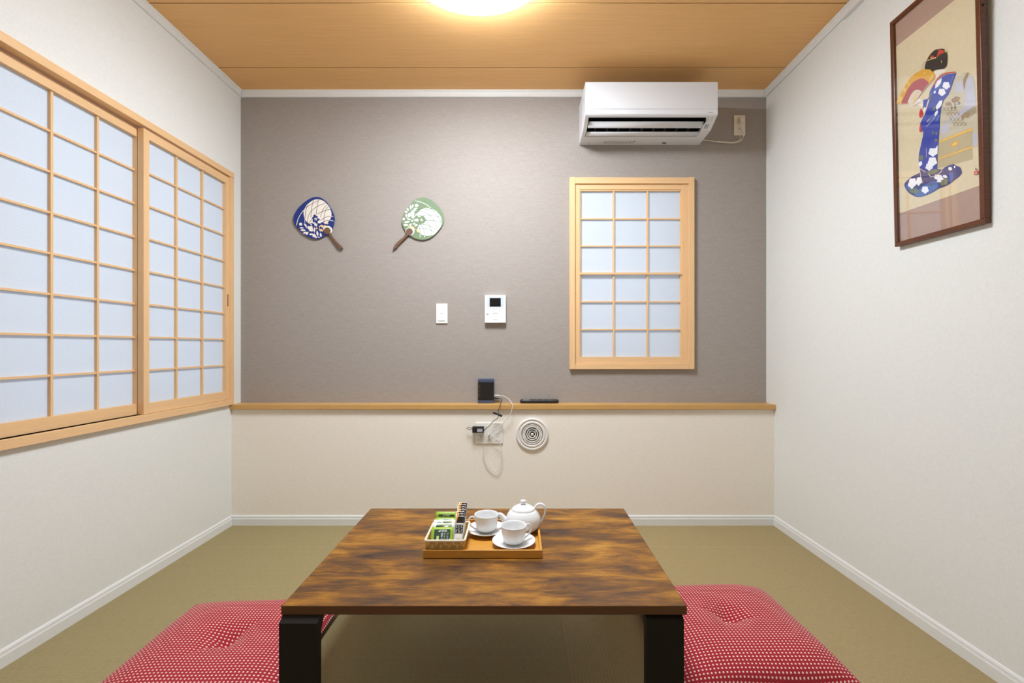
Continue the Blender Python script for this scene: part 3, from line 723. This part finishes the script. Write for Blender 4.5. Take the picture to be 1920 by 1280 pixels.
# ------------------------------------------------------------------ round paper fans on the taupe wall
def fan(name, label, ox, oy, outline, handle, layers, base_mat, loc_px):
    Yf = YU-.012
    def cp(x, y): p = at(ox+x/11.96, oy+y/11.96, Yf); return (p.x, p.z)
    c = at(*loc_px, Yf); t = thing(name, (c.x, YU, c.z), label, 'fan', 'round paper fans')
    ol = [(p.x, p.y) for p in spline([(x, y, 0) for x, y in outline], 5, True)]
    xz = lambda p, k: (p[0], k, p[1])
    MB().prism([cp(*p) for p in ol], xz, Yf, Yf+.0025).build('fan_leaf', base_mat, t)
    mats = []; m = MB()
    for i, (mat, polys) in enumerate(layers):
        if mat not in mats: mats.append(mat)
        for n_, p in enumerate(polys):
            if len(p) < 3: continue
            m.prism([cp(*q) for q in p], xz, Yf-.00030*(i+1)-.000007*n_, Yf+.0005, mats.index(mat))
    m.build('printed_design', mats, t)
    hd, stick = handle
    hb = MB(); hb.prism([cp(hd[0]+hd[2]*math.cos(k*PI/12), hd[1]+hd[2]*math.sin(k*PI/12)) for k in range(24)], xz, Yf-.004, Yf+.0085)
    hb.prism([cp(*p) for p in stick], xz, Yf-.0065, Yf+.0085); hb.build('handle', 'fan_handle', t, bev=.0018)
    return t
def strip(pts, w):
    P = [Vector((x, y, 0)) for x, y in pts]; P = spline([tuple(p) for p in P], 5); L = []; R = []
    for i, p in enumerate(P):
        d = (P[min(i+1, len(P)-1)]-P[max(i-1, 0)]).normalized(); n = Vector((-d.y, d.x, 0))*w/2
        L.append((p.x+n.x, p.y+n.y)); R.append((p.x-n.x, p.y-n.y))
    return L+R[::-1]
def ell(cx, cy, a, b, rot=0, n=16, lobes=0, amp=0):
    out = []
    for k in range(n):
        t = 2*PI*k/n; r = 1+amp*math.cos(lobes*t) if lobes else 1
        x, y = a*r*math.cos(t), b*r*math.sin(t); c, s = math.cos(rot), math.sin(rot); out.append((cx+x*c-y*s, cy+x*s+y*c))
    return out
def leaf(x, y, x2, y2, w):
    d = Vector((x2-x, y2-y)); n = Vector((-d.y, d.x)).normalized()*w/2
    return [(x, y), (x+d.x*.3+n.x*.8, y+d.y*.3+n.y*.8), (x+d.x*.65+n.x, y+d.y*.65+n.y), (x2, y2), (x+d.x*.65-n.x, y+d.y*.65-n.y), (x+d.x*.3-n.x*.8, y+d.y*.3-n.y*.8)]
def star(cx, cy, r, ri, n=5, rot=-PI/2): return [(cx+(r if k % 2 == 0 else ri)*math.cos(rot+k*PI/n), cy+(r if k % 2 == 0 else ri)*math.sin(rot+k*PI/n)) for k in range(2*n)]
sm = lambda pts: [(p.x, p.y) for p in spline([(x, y, 0) for x, y in pts], 4, True)]
blue_out = [(600,50),(700,80),(800,160),(880,270),(950,400),(985,530),(970,660),(930,780),(860,880),(760,925),(640,985),(540,990),(420,955),(300,890),(180,780),(90,660),(62,560),(80,450),(160,310),(280,190),(400,105),(500,60)]
moon = sm([(620,105),(720,130),(800,195),(870,280),(912,400),(905,510),(850,600),(790,650),(740,655),(640,640),(500,650),(420,650),(340,580),(300,490),(290,390),(320,300),(400,195),(520,115)])
blue_lines = [strip(p, 9) for p in [[(520,120),(490,200),(465,340),(455,500)],[(625,120),(600,230),(585,330),(578,440)],[(635,125),(500,190),(400,250),(320,300)],[(770,195),(640,240),(540,300),(450,380),(400,480),(375,620)],
     [(890,325),(760,355),(660,400),(600,440)],[(810,235),(740,310),(700,400),(665,500)],[(850,265),(790,340),(760,440),(745,560),(750,640)],[(905,480),(820,490),(740,530),(665,580)],[(885,575),(820,578),(750,600),(660,650)],
     [(395,200),(350,320),(330,450),(320,560)],[(480,540),(440,600),(400,650)]]]
white_marks = [strip([(390,205),(350,260),(325,310)], 12), strip([(300,340),(215,450),(160,570),(130,690)], 12), strip([(915,483),(955,487)], 12), strip([(885,578),(930,580),(960,595)], 12), strip([(310,470),(318,560),(322,640)], 8)]
blue_leaf = [leaf(350,720,300,640,34), leaf(350,760,345,660,30), leaf(300,745,195,740,34), leaf(345,800,215,790,46), leaf(380,840,270,865,44), leaf(400,830,340,900,50), leaf(410,780,385,700,40), leaf(430,720,500,720,40),
     leaf(440,820,420,770,40), leaf(500,790,450,740,60), leaf(520,885,410,890,44), leaf(540,870,500,955,56), leaf(555,890,545,970,36), leaf(590,800,610,930,44), leaf(665,850,685,955,44), leaf(540,720,530,850,34), leaf(560,630,540,700,40), leaf(590,640,575,720,34),
     leaf(440,650,480,690,26), leaf(600,930,560,975,26), leaf(610,940,650,965,24), leaf(480,560,490,630,30), leaf(630,570,640,610,28)]+[ell(225,660,36,34,0,14,5,.16), ell(420,740,44,36,.3,14,5,.16), ell(470,795,40,30,0,14,5,.16)]
blue_warm = [leaf(640,750,680,830,36), leaf(680,760,720,830,40), leaf(600,735,570,775,40), leaf(740,700,790,700,46), ell(700,700,36,26,.4,12,5,.15), leaf(660,690,640,740,26), ell(755,735,40,30,-.5,12,5,.15), ell(820,645,30,16,0)]
blue_top = [ell(560,560,80,74,0,25,5,.24), ell(540,490,34,48), ell(715,650,38,34,0,20,5,.25), ell(600,660,42,30,.5,14,5,.25), ell(480,660,40,22,.3)]
fan('round_fan', 'blue round paper fan with moon and flower print hanging on the taupe wall', 545, 365, blue_out,
    ((820, 812, 78), [(850,880),(895,855),(935,935),(1040,1060),(1120,1130),(1165,1185),(1170,1225),(1130,1215),(1085,1190),(985,1060),(900,940)]),
    [('fan_cream', [moon]), ('fan_line', blue_lines), ('fan_blue', blue_top), ('fan_cream', white_marks+blue_leaf), ('fan_warm', blue_warm), ('fan_cream', [star(565,545,44,20), ell(835,790,100,92,.3)]), ('fan_line', [star(565,548,16,7)]), ('fan_blue', [[(905,770),(1000,760),(950,880)]][:0])],
    'fan_blue', (590, 448))
green_out = [(720,65),(820,70),(940,120),(1060,220),(1160,340),(1220,480),(1220,590),(1180,700),(1080,830),(960,940),(820,1000),(680,1005),(560,970),(480,920),(400,850),(330,760),(285,640),(290,540),(330,410),(420,270),(540,140),(630,85)]
gmoon = sm([(740,320),(850,295),(940,330),(1060,390),(1140,470),(1170,580),(1160,690),(1090,800),(1000,890),(880,915),(760,905),(680,860),(640,780),(660,680),(760,640),(820,580),(770,480),(640,450),(650,380)])
green_lines = [strip(p, 10) for p in [[(640,325),(800,325),(960,350),(1060,385)],[(640,375),(760,390),(870,440),(960,520),(1030,640),(1085,780)],[(760,460),(900,455),(1050,480),(1150,510)],[(970,330),(1060,440),(1120,540),(1160,630)],
     [(820,580),(960,580),(1080,595),(1165,615)],[(830,590),(900,700),(940,800),(950,890)],[(690,665),(800,665),(900,700),(990,750),(1070,810)],[(650,755),(780,755),(900,780),(1020,855)],[(680,665),(750,740),(790,840),(800,905)],[(660,690),(690,790),(688,870)]]]
green_marks = [strip([(575,135),(700,165),(830,220),(930,295)], 12), strip([(970,325),(1020,360),(1070,390)], 16), strip([(688,885),(690,955)], 11), strip([(795,920),(790,955)], 13)]
green_leaf = [leaf(480,340,475,225,46), leaf(520,300,530,205,34), leaf(430,370,400,290,42), leaf(500,355,610,345,40), leaf(540,310,640,310,34), leaf(410,400,350,370,50), leaf(385,510,375,420,36), leaf(350,560,300,530,70), leaf(470,600,330,620,46), leaf(490,560,390,540,40),
     leaf(430,680,310,680,48), leaf(580,480,620,420,30), leaf(640,490,710,490,26), leaf(560,540,580,600,30), leaf(540,610,490,560,40), leaf(520,645,440,690,30), leaf(380,530,440,490,14), leaf(640,440,640,480,30)] + [ell(610,240,40,38,0,14,5,.2), ell(520,410,48,40,.3,14,5,.18), ell(450,455,40,44,.2,14,5,.18), ell(530,490,38,44,0,14,5,.18), ell(620,570,36,34,0,14,5,.28), ell(560,650,26,20,0,12,5,.2), ell(600,685,36,20,-.4)]
green_warm = [leaf(470,735,590,790,40), leaf(680,850,610,770,56), leaf(400,710,520,700,20), ell(520,730,50,16,.3)]
green_top = [ell(740,560,78,74,0,25,5,.22), ell(620,700,32,30,0,15,5,.25)]
fan('round_fan', 'sage green round paper fan with white flower print hanging near the light switch', 730, 365, green_out,
    ((450, 830, 80), [(400,880),(440,905),(330,1015),(240,1100),(160,1200),(95,1235),(88,1200),(130,1120),(210,1040),(310,960),(370,890)]),
    [('fan_white', [gmoon]), ('fan_line_green', green_lines), ('fan_green', green_top), ('fan_white', green_marks+green_leaf), ('fan_warm', green_warm), ('fan_white', [star(722,568,44,16), ell(462,822,100,92,-.3)]), ('fan_green', [strip([(705,530),(703,610)], 8)])],
    'fan_green', (793, 448))

# ------------------------------------------------------------------ switch and door phone
t = wallplate('light_switch', -.511, -.441, 1.2075, 1.329, YU, 'white_plate', 'white light switch on the taupe wall between the fan and the door phone', 'switch')
MB().prism([(YU-.008, 1.2235), (YU-.0115, 1.2240), (YU-.0092, 1.315), (YU-.008, 1.315)], lambda p, k: (k, p[0], p[1]), -.499, -.4545).build('rocker', 'white_plate', t, bev=.0006)
piece('indicator_mark', t, -.482, -.4715, YU-.0114, YU-.0104, 1.268, 1.2700, 'mark_grey')
ip = thing('door_phone', (-.146, YU, 1.21), 'white video door phone with small black screen on the taupe wall', 'intercom')
yq = YU-.028
MB().box(-.2100, -.0820, yq, YU-.0003, 1.2105, 1.379).build('body', 'white_plate', ip, bev=.0015)
def facep(name, mat, x0, x1, z0, z1, d=.0006, par=ip): return piece(name, par, x0, x1, yq-d, yq+.0004, z0, z1, mat)
bz = facep('bezel', 'pale_blue', -.1958, -.0955, 1.3035, 1.3705, .0005)
facep('screen', 'screen', -.1805, -.1125, 1.3085, 1.3610, .0012)
for k in range(4):
    for z in (1.2975, 1.288): facep('button', 'ac_grey', -.181+k*.0182, -.1705+k*.0182, z-.0009, z+.0009)
MB().lathe([(.0005, .0), (.0075, .0), (.0075, .0008), (.0005, .0008)], (-.193, yq, 1.2665), 20, axis='y').build('call_lamp', 'pale_blue', ip)
facep('maker_mark', 'mark_grey', -.161, -.132, 1.2672, 1.2692)
facep('lower_mark', 'mark_grey', -.159, -.132, 1.2275, 1.2292)
facep('seam', 'ac_sensor', -.205, -.087, 1.2405, 1.2412, .0002)

# ------------------------------------------------------------------ router, remote, wall sockets, vent, cables
rt = thing('router', (-.2025, 2.878, ZS), 'black upright router leaning on the taupe wall on the ledge', 'router')
r0, r1, rf, rb2 = -.252, -.1535, 2.862, 2.8925
MB().box(r0, r1, rf+.001, rb2, ZS+.0005, .868).build('shell', 'router_blue', rt, bev=.004)
MB().box(r0+.0005, r1-.002, rf-.002, rf+.001, ZS+.017, .848).build('front_cover', 'router', rt, bev=.0008)
MB().box(r0+.0005, r1-.003, rf-.0035, rf+.001, ZS+.0015, ZS+.0165).build('foot_band', 'router_blue', rt, bev=.003)
for k in range(9): piece('status_mark', rt, r0+.003, r0+.009+.003*(k % 3), rf-.0024, rf-.0018, .838-k*.0095, .8392-k*.0095, 'amber')
for k in range(4): piece('status_mark', rt, r1-.012, r1-.009, rf-.0024, rf-.0018, .79-k*.011, .7912-k*.011, 'mark_grey')
rm = thing('remote_control', (.124, 2.868, ZS), 'slim black remote control lying on the ledge beside the router', 'remote control')
prf = [(2.846, ZS+.004), (2.849, ZS+.0005), (2.886, ZS+.0005), (2.889, ZS+.004), (2.889, ZS+.018), (2.885, ZS+.0215), (2.850, ZS+.0195), (2.846, ZS+.016)]
m = MB()
secs = [(.0055, .62), (.008, .9), (.014, 1), (.225, 1), (.236, .85), (.2415, .5)]
c_ = (2.8675, ZS+.010); rings = []
for x, k in secs: rings.append([(x, c_[0]+(p[0]-c_[0])*k, max(ZS+.0005, c_[1]+(p[1]-c_[1])*k)) for p in prf])
n = len(prf); vs = [v for R in rings for v in R]; fs = [tuple(range(n))[::-1], tuple((len(rings)-1)*n+i for i in range(n))]
for i in range(len(rings)-1):
    for k in range(n): fs.append((i*n+k, i*n+(k+1) % n, (i+1)*n+(k+1) % n, (i+1)*n+k))
m.add(vs, fs, 0, False); m.build('body', 'remote', rm, bev=.0012)
for k in range(5): piece('button', rm, .026+k*.0075, .031+k*.0075, 2.853, 2.860, ZS+.0192, ZS+.0215, 'white_plate')
for k in range(10): piece('button', rm, .085+k*.0125, .093+k*.0125, 2.853, 2.861, ZS+.0192, ZS+.0218, 'mark_grey' if k % 3 else 'remote')
so = wallplate('wall_outlet', -.2605, -.097, .487, .6115, YB, 'outlet_white', 'wide white outlet plate on the low wall under the ledge', 'socket')
for k in range(3):
    xa = -.2465+k*.0495
    MB().box(xa, xa+.036, YB-.0098, YB-.008, .503, .5955).build('outlet_insert', 'outlet_white', so, bev=.0006)
for dx in (.012, .0235): piece('slot', so, -.2465+dx, -.2465+dx+.0022, YB-.0103, YB-.0097, .532, .541, 'hole')
MB().lathe([(.0005, 0), (.0028, 0), (.0028, .0006), (.0005, .0006)], (-.2290, YB-.0098, .5255), 14, axis='y').build('earth_hole', 'hole', so)
for dx in (.008, .016, .027): piece('slot', so, -.2465+dx, -.2465+dx+.0022, YB-.0103, YB-.0097, .511, .5135, 'mark_grey')
for z in (.545, .528, .508): piece('cover_line', so, -.1455+.006, -.1455+.030, YB-.0103, YB-.0097, z, z+.0012, 'ac_grey')
piece('cover_line', so, -.197+.002, -.197+.030, YB-.0103, YB-.0097, .5090, .5102, 'ac_grey')
ve = thing('round_vent', (.078, YB, .45), 'round white ventilation grille with concentric rings on the low wall', 'vent')
vc = (.0775, YB, .5430)
MB().lathe([(.088, .0002), (.0965, .0002), (.0965, .007), (.0945, .0115), (.0905, .013), (.0835, .0125), (.0815, .0085), (.0800, .0085), (.0785, .0115), (.0700, .0135), (.0645, .0120), (.0630, .0060), (.0630, .0002)], vc, 72, axis='y').build('outer_ring', 'vent', ve)
MB().lathe([(.0005, .0002), (.0632, .0002), (.0632, .0012), (.0005, .0008)], vc, 48, axis='y').build('duct_plate', 'vent_dark', ve)
for r_ in (.0590, .0465, .0345, .0225):
    MB().lathe([(r_-.0062, .0045), (r_-.0040, .0045), (r_+.0006, .0125), (r_-.0012, .0135), (r_-.0064, .0065)], vc, 56, axis='y').build('grille_ring', 'vent', ve)
MB().lathe([(.0005, .001), (.0080, .001), (.0085, .013), (.006, .0155), (.0005, .016)], vc, 28, axis='y').build('hub', 'vent', ve)
for k in range(4):
    a = PI/4+k*PI/2; d = Vector((math.cos(a), 0, math.sin(a)))
    MB().tube([Vector(vc)+d*.008+Vector((0, -.0095, 0)), Vector(vc)+d*.0615+Vector((0, -.0095, 0))], .0015, 6, up=(0, 1, 0)).build('spoke', 'vent', ve)
# adapter + black lead
ad = thing('power_adapter', (-.244, 2.775, .55), 'black power adapter and lead running from the outlet up to the router', 'adapter')
a0, a1 = at(885.5, 811, 2.762), at(907, 800, 2.762)
MB().box(a0.x, a1.x, 2.760, YB-.0100, a0.z, a1.z).build('adapter_body', 'black_rubber', ad, bev=.002)
piece('rating_label', ad, a0.x+.029, a0.x+.060, 2.7594, 2.7602, a0.z+.005, a0.z+.024, 'ac_sensor')
MB().tube(spline([at(886, 804.5, 2.775), at(880, 805.3, 2.775), at(875.6, 803.6, 2.775), at(877, 801.4, 2.775), at(882, 801.6, 2.775), at(886, 803, 2.775)], 6), .0016, 8).build('cord_loop', 'black_rubber', ad)
yl = 2.765
MB().tube(spline([at(906.5, 808, 2.772), at(913, 801.5, yl), at(919, 797, yl), at(924, 790, yl), at(933, 783.5, yl), at(934.5, 776, yl), at(934.5, 770, yl), at(938, 758, 2.768), at(940, 752.5, 2.79), at(941.5, 748.5, 2.83), at(938, 747, 2.866), at(934, 746.6, 2.878)], 6), .0018, 8).build('lead', 'black_rubber', ad)
MB().tube([at(936, 746.5, 2.877), at(931, 746.3, 2.878), at(926.8, 746.0, 2.878)], [.0022, .0036, .0036], 8).build('lead_plug', 'black_rubber', ad)
bd = MB(); ca, cb = at(924.5, 773.2, yl-.006), at(941.5, 780, yl-.006); dv = (cb-ca).normalized(); nv = Vector((-dv.z, 0, dv.x))
for off, yo in ((-.0045, 0), (0, -.003), (.0045, 0), (0, .003)):
    bd.tube([ca+nv*off*.5+Vector((0, yo, 0)), ca+dv*.006+nv*off+Vector((0, yo, 0)), (ca+cb)/2+nv*off*.55+Vector((0, yo, 0)), cb-dv*.006+nv*off+Vector((0, yo, 0)), cb+nv*off*.5+Vector((0, yo, 0))], .0022, 8)
bd.build('tied_bundle', 'black_rubber', ad)
# white lan cable
lanc = thing('network_cable', (-.12, 2.79, .32), 'white network cable looping from the router down to the outlet', 'cable')
yw = 2.772
pts = [at(938, 741.5, 2.872), at(945, 742.5, 2.850), at(952, 746.5, 2.815), at(958, 753, 2.778), at(960.5, 760, 2.766), at(959.5, 769, 2.764), at(956, 777, 2.766), at(948, 788, yw), at(936, 799, yw), at(924, 808, yw), at(914, 818, yw), at(908, 830, yw), at(906, 843, 2.782),
       at(907.5, 858, 2.788), at(913, 871, 2.788), at(922, 880.5, 2.788), at(930.5, 883.5, 2.786), at(937, 877, 2.783), at(940.5, 862, 2.780), at(941, 846, 2.776), at(937, 832, 2.772), at(929, 821, 2.768), at(921, 816, 2.770), at(917, 814.3, 2.783)]
MB().tube(spline(pts, 5), .0021, 8).build('cable', 'cable_white', lanc)
p_ = at(917, 814.3, 2.785)
MB().box(p_.x-.006, p_.x+.006, 2.777, YB-.0099, p_.z-.006, p_.z+.005).build('jack_plug', 'cable_white', lanc, bev=.001)
MB().tube([at(926.8, 741.3, 2.876), at(933, 741.3, 2.876), at(938.5, 741.5, 2.872)], [.0055, .0052, .0030], 8).build('router_plug', 'cable_white', lanc)

# ------------------------------------------------------------------ framed print on the right wall (local: x towards the viewer's side, y up, z out of the wall)
FB, FY0, FY1, TILT, FH = 1.461, 1.5127, 1.877, math.radians(1.29), .897
pf = thing('framed_picture', (XR-.0004, FY1, FB), 'tall framed print of a figure in a blue kimono holding a fan', 'picture')
ct, stt = math.cos(TILT), math.sin(TILT)
pf.matrix_world = Matrix(((0, -stt, -ct, XR-.0004), (-1, 0, 0, FY1), (0, ct, -stt, FB), (0, 0, 0, 1)))
FW = FY1-FY0; th = .0215; bw = .017
def lb(name, mat, x0, x1, y0, y1, z0, z1, bev=0): return MB().box(x0, x1, y0, y1, z0, z1).build(name, mat, pf, local=True, bev=bev)
lb('frame_bar', 'frame_wood_y', 0, FW, 0, bw, .0003, th, .002); lb('frame_bar', 'frame_wood_y', 0, FW, FH-bw, FH, .0003, th, .002)
MBs = [lb('frame_bar', 'frame_wood', 0, bw, bw, FH-bw, .0003, th, .002), lb('frame_bar', 'frame_wood', FW-bw, FW, bw, FH-bw, .0003, th, .002)]
lb('mount', 'art_mat', bw, FW-bw, bw, FH-bw, .004, .0110)
kx = math.tan(TILT); ZP = .0112
def pp(px, py):
    dx, dz = (px-CX)/F, -(py-CY)/F
    Xf = XR-.0004-ZP
    Y = (Xf-(CAMZ-FB)*kx)/(dx+dz*kx); z = CAMZ+dz*Y
    return (FY1-Y, (z-FB)/ct)
def A_(x, y): return pp(1680+x/8, 80+y/8)
def B_(x, y): return pp(1680+x/8, 230+y/8)
prt = []
def art(mat, polys): prt.append((mat, polys))
vt = pp(1674.5, 92)[1]; vb = pp(1683, 401.5)[1]
art('art_cream', [[(bw, vb), (FW-bw, vb), (FW-bw, vt), (bw, vt)]])
def pa(pts): return [A_(*p) for p in pts]
def pb(pts): return [B_(*p) for p in pts]
smo = lambda pts: [(p.x, p.y) for p in spline([(x, y, 0) for x, y in pts], 3, True)]
art('art_obi', [[(p.x, p.y) for p in spline([(x, y, 0) for x, y in pa([(800,770),(870,560),(950,480),(1070,440),(1140,480),(1185,580),(1200,750),(1215,900),(1232,1150)])], 4)]+pb([(1240,60),(1225,360),(1150,375),(645,340),(655,100)])+pa([(670,1050),(700,920)])])
art('art_lavender', [smo(pa([(880,640),(940,575),(1000,575),(1020,640),(1000,720),(900,730)])), smo(pa([(1040,720),(1060,560),(1120,505),(1165,580),(1180,720),(1195,900),(1100,1010),(960,1100),(800,1200),(730,1240),(740,1200),(900,1070),(1020,940)])), smo(pb([(1160,180),(1215,160),(1215,330),(1160,350)])), smo(pb([(680,60),(780,20),(800,120),(690,170)]))])
art('art_obi_low', [pb([(642,290),(1150,110),(1150,550),(620,685)])])
art('art_gold', [pb([(645,270),(1150,70),(1150,115),(643,305)]), pb([(640,525),(1150,345),(1150,378),(638,552)]), pb(ell(885,315,72,34,-.5))])
art('art_pale_gold', [pb([(645,282),(1150,84),(1150,100),(643,294)]), pb([(640,534),(1150,354),(1150,368),(638,543)]), pb(ell(885,315,46,18,-.5))])
hat = []
for k in range(16):
    x = 700+(k % 4)*55+(k//4)*50; y = 960+(k//4)*75
    hat += [pa(strip([(x, y), (x+45, y+60)], 5)), pa(strip([(x+50, y+5), (x+8, y+62)], 5))]
for k in range(8): hat.append(pa(strip([(1060+k*18, 1020-k*10), (1090+k*16, 1130-k*12)], 5)))
art('art_brown', hat+[pa(ell(900,850,70,42,-.4,14,5,.15)), pa(ell(1040,1090,62,40,-.5,14,5,.2)), pa(ell(790,920,52,30,0,12,5,.2)), smo(pa([(1010,560),(1060,460),(1090,470),(1040,600),(1025,700)]))])
art('art_ink', [pa(strip([(885,900),(890,985)], 12)), pa(strip([(840,930),(838,990)], 8)), pa(strip([(925,925),(950,890),(965,910),(950,925)], 10)), pa(strip([(990,1100),(1010,1150)], 8))])
art('art_dark_blue', [smo(pb([(360,640),(366,740),(250,800),(135,905),(150,990),(210,1060),(310,1110),(420,1100),(560,1040),(640,990),(780,935),(880,860),(985,770),(975,680),(940,655),(900,640),(860,620),(740,665),(700,700),(620,690)]))])
art('art_sky_blue', [smo(pb([(280,1070),(340,1010),(440,930),(540,880),(640,900),(600,990),(450,1080),(340,1105)])), smo(pb([(150,940),(240,880),(200,1000),(180,1020)])), smo(pb([(800,760),(860,740),(850,860),(800,890)]))])
art('art_red', [smo(pa([(375,985),(405,1040),(405,1100),(370,1125),(350,1085)])), smo(pa([(378,1190),(395,1250)])[:1]+pa([(400,1240)])+pb([(395,130),(370,140),(354,110),(362,40)]))])
art('art_skin', [smo(pa([(570,440),(640,405),(700,398),(775,420),(700,455),(650,490),(610,540),(585,500)])), smo(pa([(215,905),(260,930),(300,890),(350,840),(405,860),(412,900),(400,970),(335,930),(280,938)]))])
art('art_blue', [pa([(910,458),(870,560),(830,680),(790,780),(720,860),(690,950),(670,1050),(660,1200)])+pb([(658,60),(650,150),(640,330),(628,480),(620,690),(500,710),(366,700),(348,600),(345,540),(352,450),(380,330),(410,200),(416,125),(390,128)])+pa([(375,1195),(430,1085),(415,1000),(415,855),(475,845),(500,820),(512,735),(560,640),(610,570),(680,505),(760,470)])])
art('art_sky_blue', [pa(strip([(510,800),(560,740),(640,680),(720,600)], 26)), pa(strip([(480,1190),(560,1110),(650,1030)], 40)), pa(strip([(650,1080),(610,1180)], 30)), pa(strip([(870,480),(820,620),(770,730)], 14))])
art('art_leaf', [pb(ell(385,525,36,44,0,12,5,.2)), pb(ell(560,150,18,18)), pb(ell(612,160,16,20)), pb(ell(608,262,24,22,0,12,5,.2)), pb(ell(560,735,90,34,-.3,14,5,.15)), pb(ell(280,1020,80,40,.2,14,5,.2)), pb(ell(730,890,76,44,-.5,14,5,.15)), pa(ell(575,990,20,34,.4)), pa(strip([(540,760),(480,930)], 20)), pb(ell(530,930,18,24))])
art('art_red', [pa(strip([(900,440),(790,452),(700,485),(630,545),(585,610),(562,655)], 16))])
fl = lambda fn, x, y, r, k=5, b=1.0: fn(ell(x, y, r, r*b, .3, 25, k, .12))
art('art_flower', [fl(pa, 762, 640, 54), fl(pa, 697, 740, 54), pa(leaf(590,690,695,530,60)), pa(ell(655,930,30,80,.55,16,5,.1)), pa(ell(612,1055,20,44,.5)), pa(ell(438,1010,20,44,.1)), pa(ell(590,740,14,24,.4)),
    fl(pb, 560, 440, 62), pb([(635,335),(600,380),(610,450),(630,470)]), fl(pb, 555, 580, 66), fl(pb, 505, 660, 52), fl(pb, 375, 612, 26, 5, 1.4), fl(pb, 252, 905, 58, 5, 1.35), fl(pb, 352, 875, 44, 5, 1.5), fl(pb, 650, 822, 70, 5, .62), fl(pb, 745, 805, 36, 5, .6), fl(pb, 445, 1005, 52), fl(pb, 822, 688, 30, 5, .9), pb(ell(888,662,12,18)), pb(ell(655,878,36,13))])
art('art_line', [pb(strip([(358,640),(372,760),(405,905)], 10)), pb(strip([(370,690),(450,738)], 9)), pb(strip([(500,765),(540,812),(640,770),(700,712)], 11)), pb(strip([(462,380),(465,520)], 5)), pa(strip([(470,1190),(510,1140)], 8)), pa(strip([(460,1260),(560,1160),(610,1085)], 6)), pa(strip([(500,850),(460,990),(430,1080)], 16)), pa(strip([(900,452),(790,468),(720,495),(640,560),(590,630)], 5))])
art('art_gold', [smo(pa([(5,915),(60,800),(120,690),(190,570),(260,490),(350,430),(430,392),(520,400),(575,450),(600,515),(500,625),(390,755),(300,830),(180,912)]))])
art('art_pale_gold', [pa([(55,905),(150,720),(120,690),(60,800),(30,880)])[:0] or pa([(20,880),(75,900),(110,820),(60,800)]), pa([(105,720),(150,740),(165,690),(130,670)]), pa([(175,600),(205,660),(215,620),(190,575)]), pa([(410,460),(450,430),(460,445),(425,475)]), pa([(500,560),(560,470),(578,480),(515,580)])])
art('art_dull_red', [smo(pa([(92,910),(140,790),(190,690),(260,600),(330,555),(400,535),(460,560),(500,610),(440,690),(385,755),(320,715),(270,750),(220,815),(190,880),(180,910)]))])
art('art_line', [smo(pa([(190,900),(200,850),(240,770),(290,715),(350,705),(390,730),(380,770),(330,840),(265,930)])), pa(strip([(505,615),(385,762)], 8)), pa(strip([(0,920),(200,915)], 8))])
art('art_pale_gold', [pa(strip([(265,925),(300+k*18, 745-k*2)], 5)) for k in range(4)])
art('art_skin', [smo(pa([(205,905),(262,938),(300,895),(350,840),(395,860),(340,905),(290,940),(240,945)]))])
art('art_hair', [smo(pa([(440,382),(470,270),(520,180),(590,110),(650,95),(720,90),(742,135),(775,170),(770,320),(740,375),(690,395),(600,405),(550,430),(530,402),(470,398)]))])
art('art_red', [pa([(655,100),(725,112),(732,150),(680,170),(620,222),(638,155)]), pa(ell(555,212,26,22,0,14,5,.25))])
art('art_pale_gold', [pa(strip([(485,265),(540,245),(600,225)], 12)), pa(leaf(735,140,778,128,16)), pa(ell(540,225,10,8)), pa(strip([(690,265),(700,300)], 10))])
art('art_line', [pa(strip([(440,270),(400,320),(385,390)], 6)), pa(strip([(455,280),(425,320),(410,370)], 6)), pa(ell(603,225,14,10))])
art('art_ink', [pb(strip([(1205,700),(1212,682),(1222,705),(1208,712)], 9)), pb(strip([(1210,655),(1216,664)], 6))])
art('art_red', [pb([(1185,730),(1245,712),(1248,765),(1188,785)])])
art('art_cream', [pb(strip([(1195,745),(1235,735)], 5)), pb(strip([(1215,728),(1218,775)], 5)), pb(strip([(1195,768),(1235,756)], 4))])
mats = []; m = MB()
for i, (mt, polys) in enumerate(prt):
    if mt not in mats: mats.append(mt)
    z = ZP+.00012*(i+1)
    for n_, p in enumerate(polys):
        p = [(min(max(q[0], bw), FW-bw), q[1]) for q in p]
        if len(p) > 2: m.add([(q[0], q[1], z+.000003*n_) for q in p], [tuple(range(len(p)))], mats.index(mt))
pr_ = m.build('kimono_print', mats, pf, local=True)
for p in pr_.data.polygons:
    if p.normal.z < 0: p.flip()
lb('glass_pane', 'glass', bw-.001, FW-bw+.001, bw-.001, FH-bw+.001, .0175, .0190)
MB().tube([(FW+.0005, .70, .012), (FW+.0035, .705, .012)], .002, 8).build('side_pin', 'black_steel', pf, local=True)
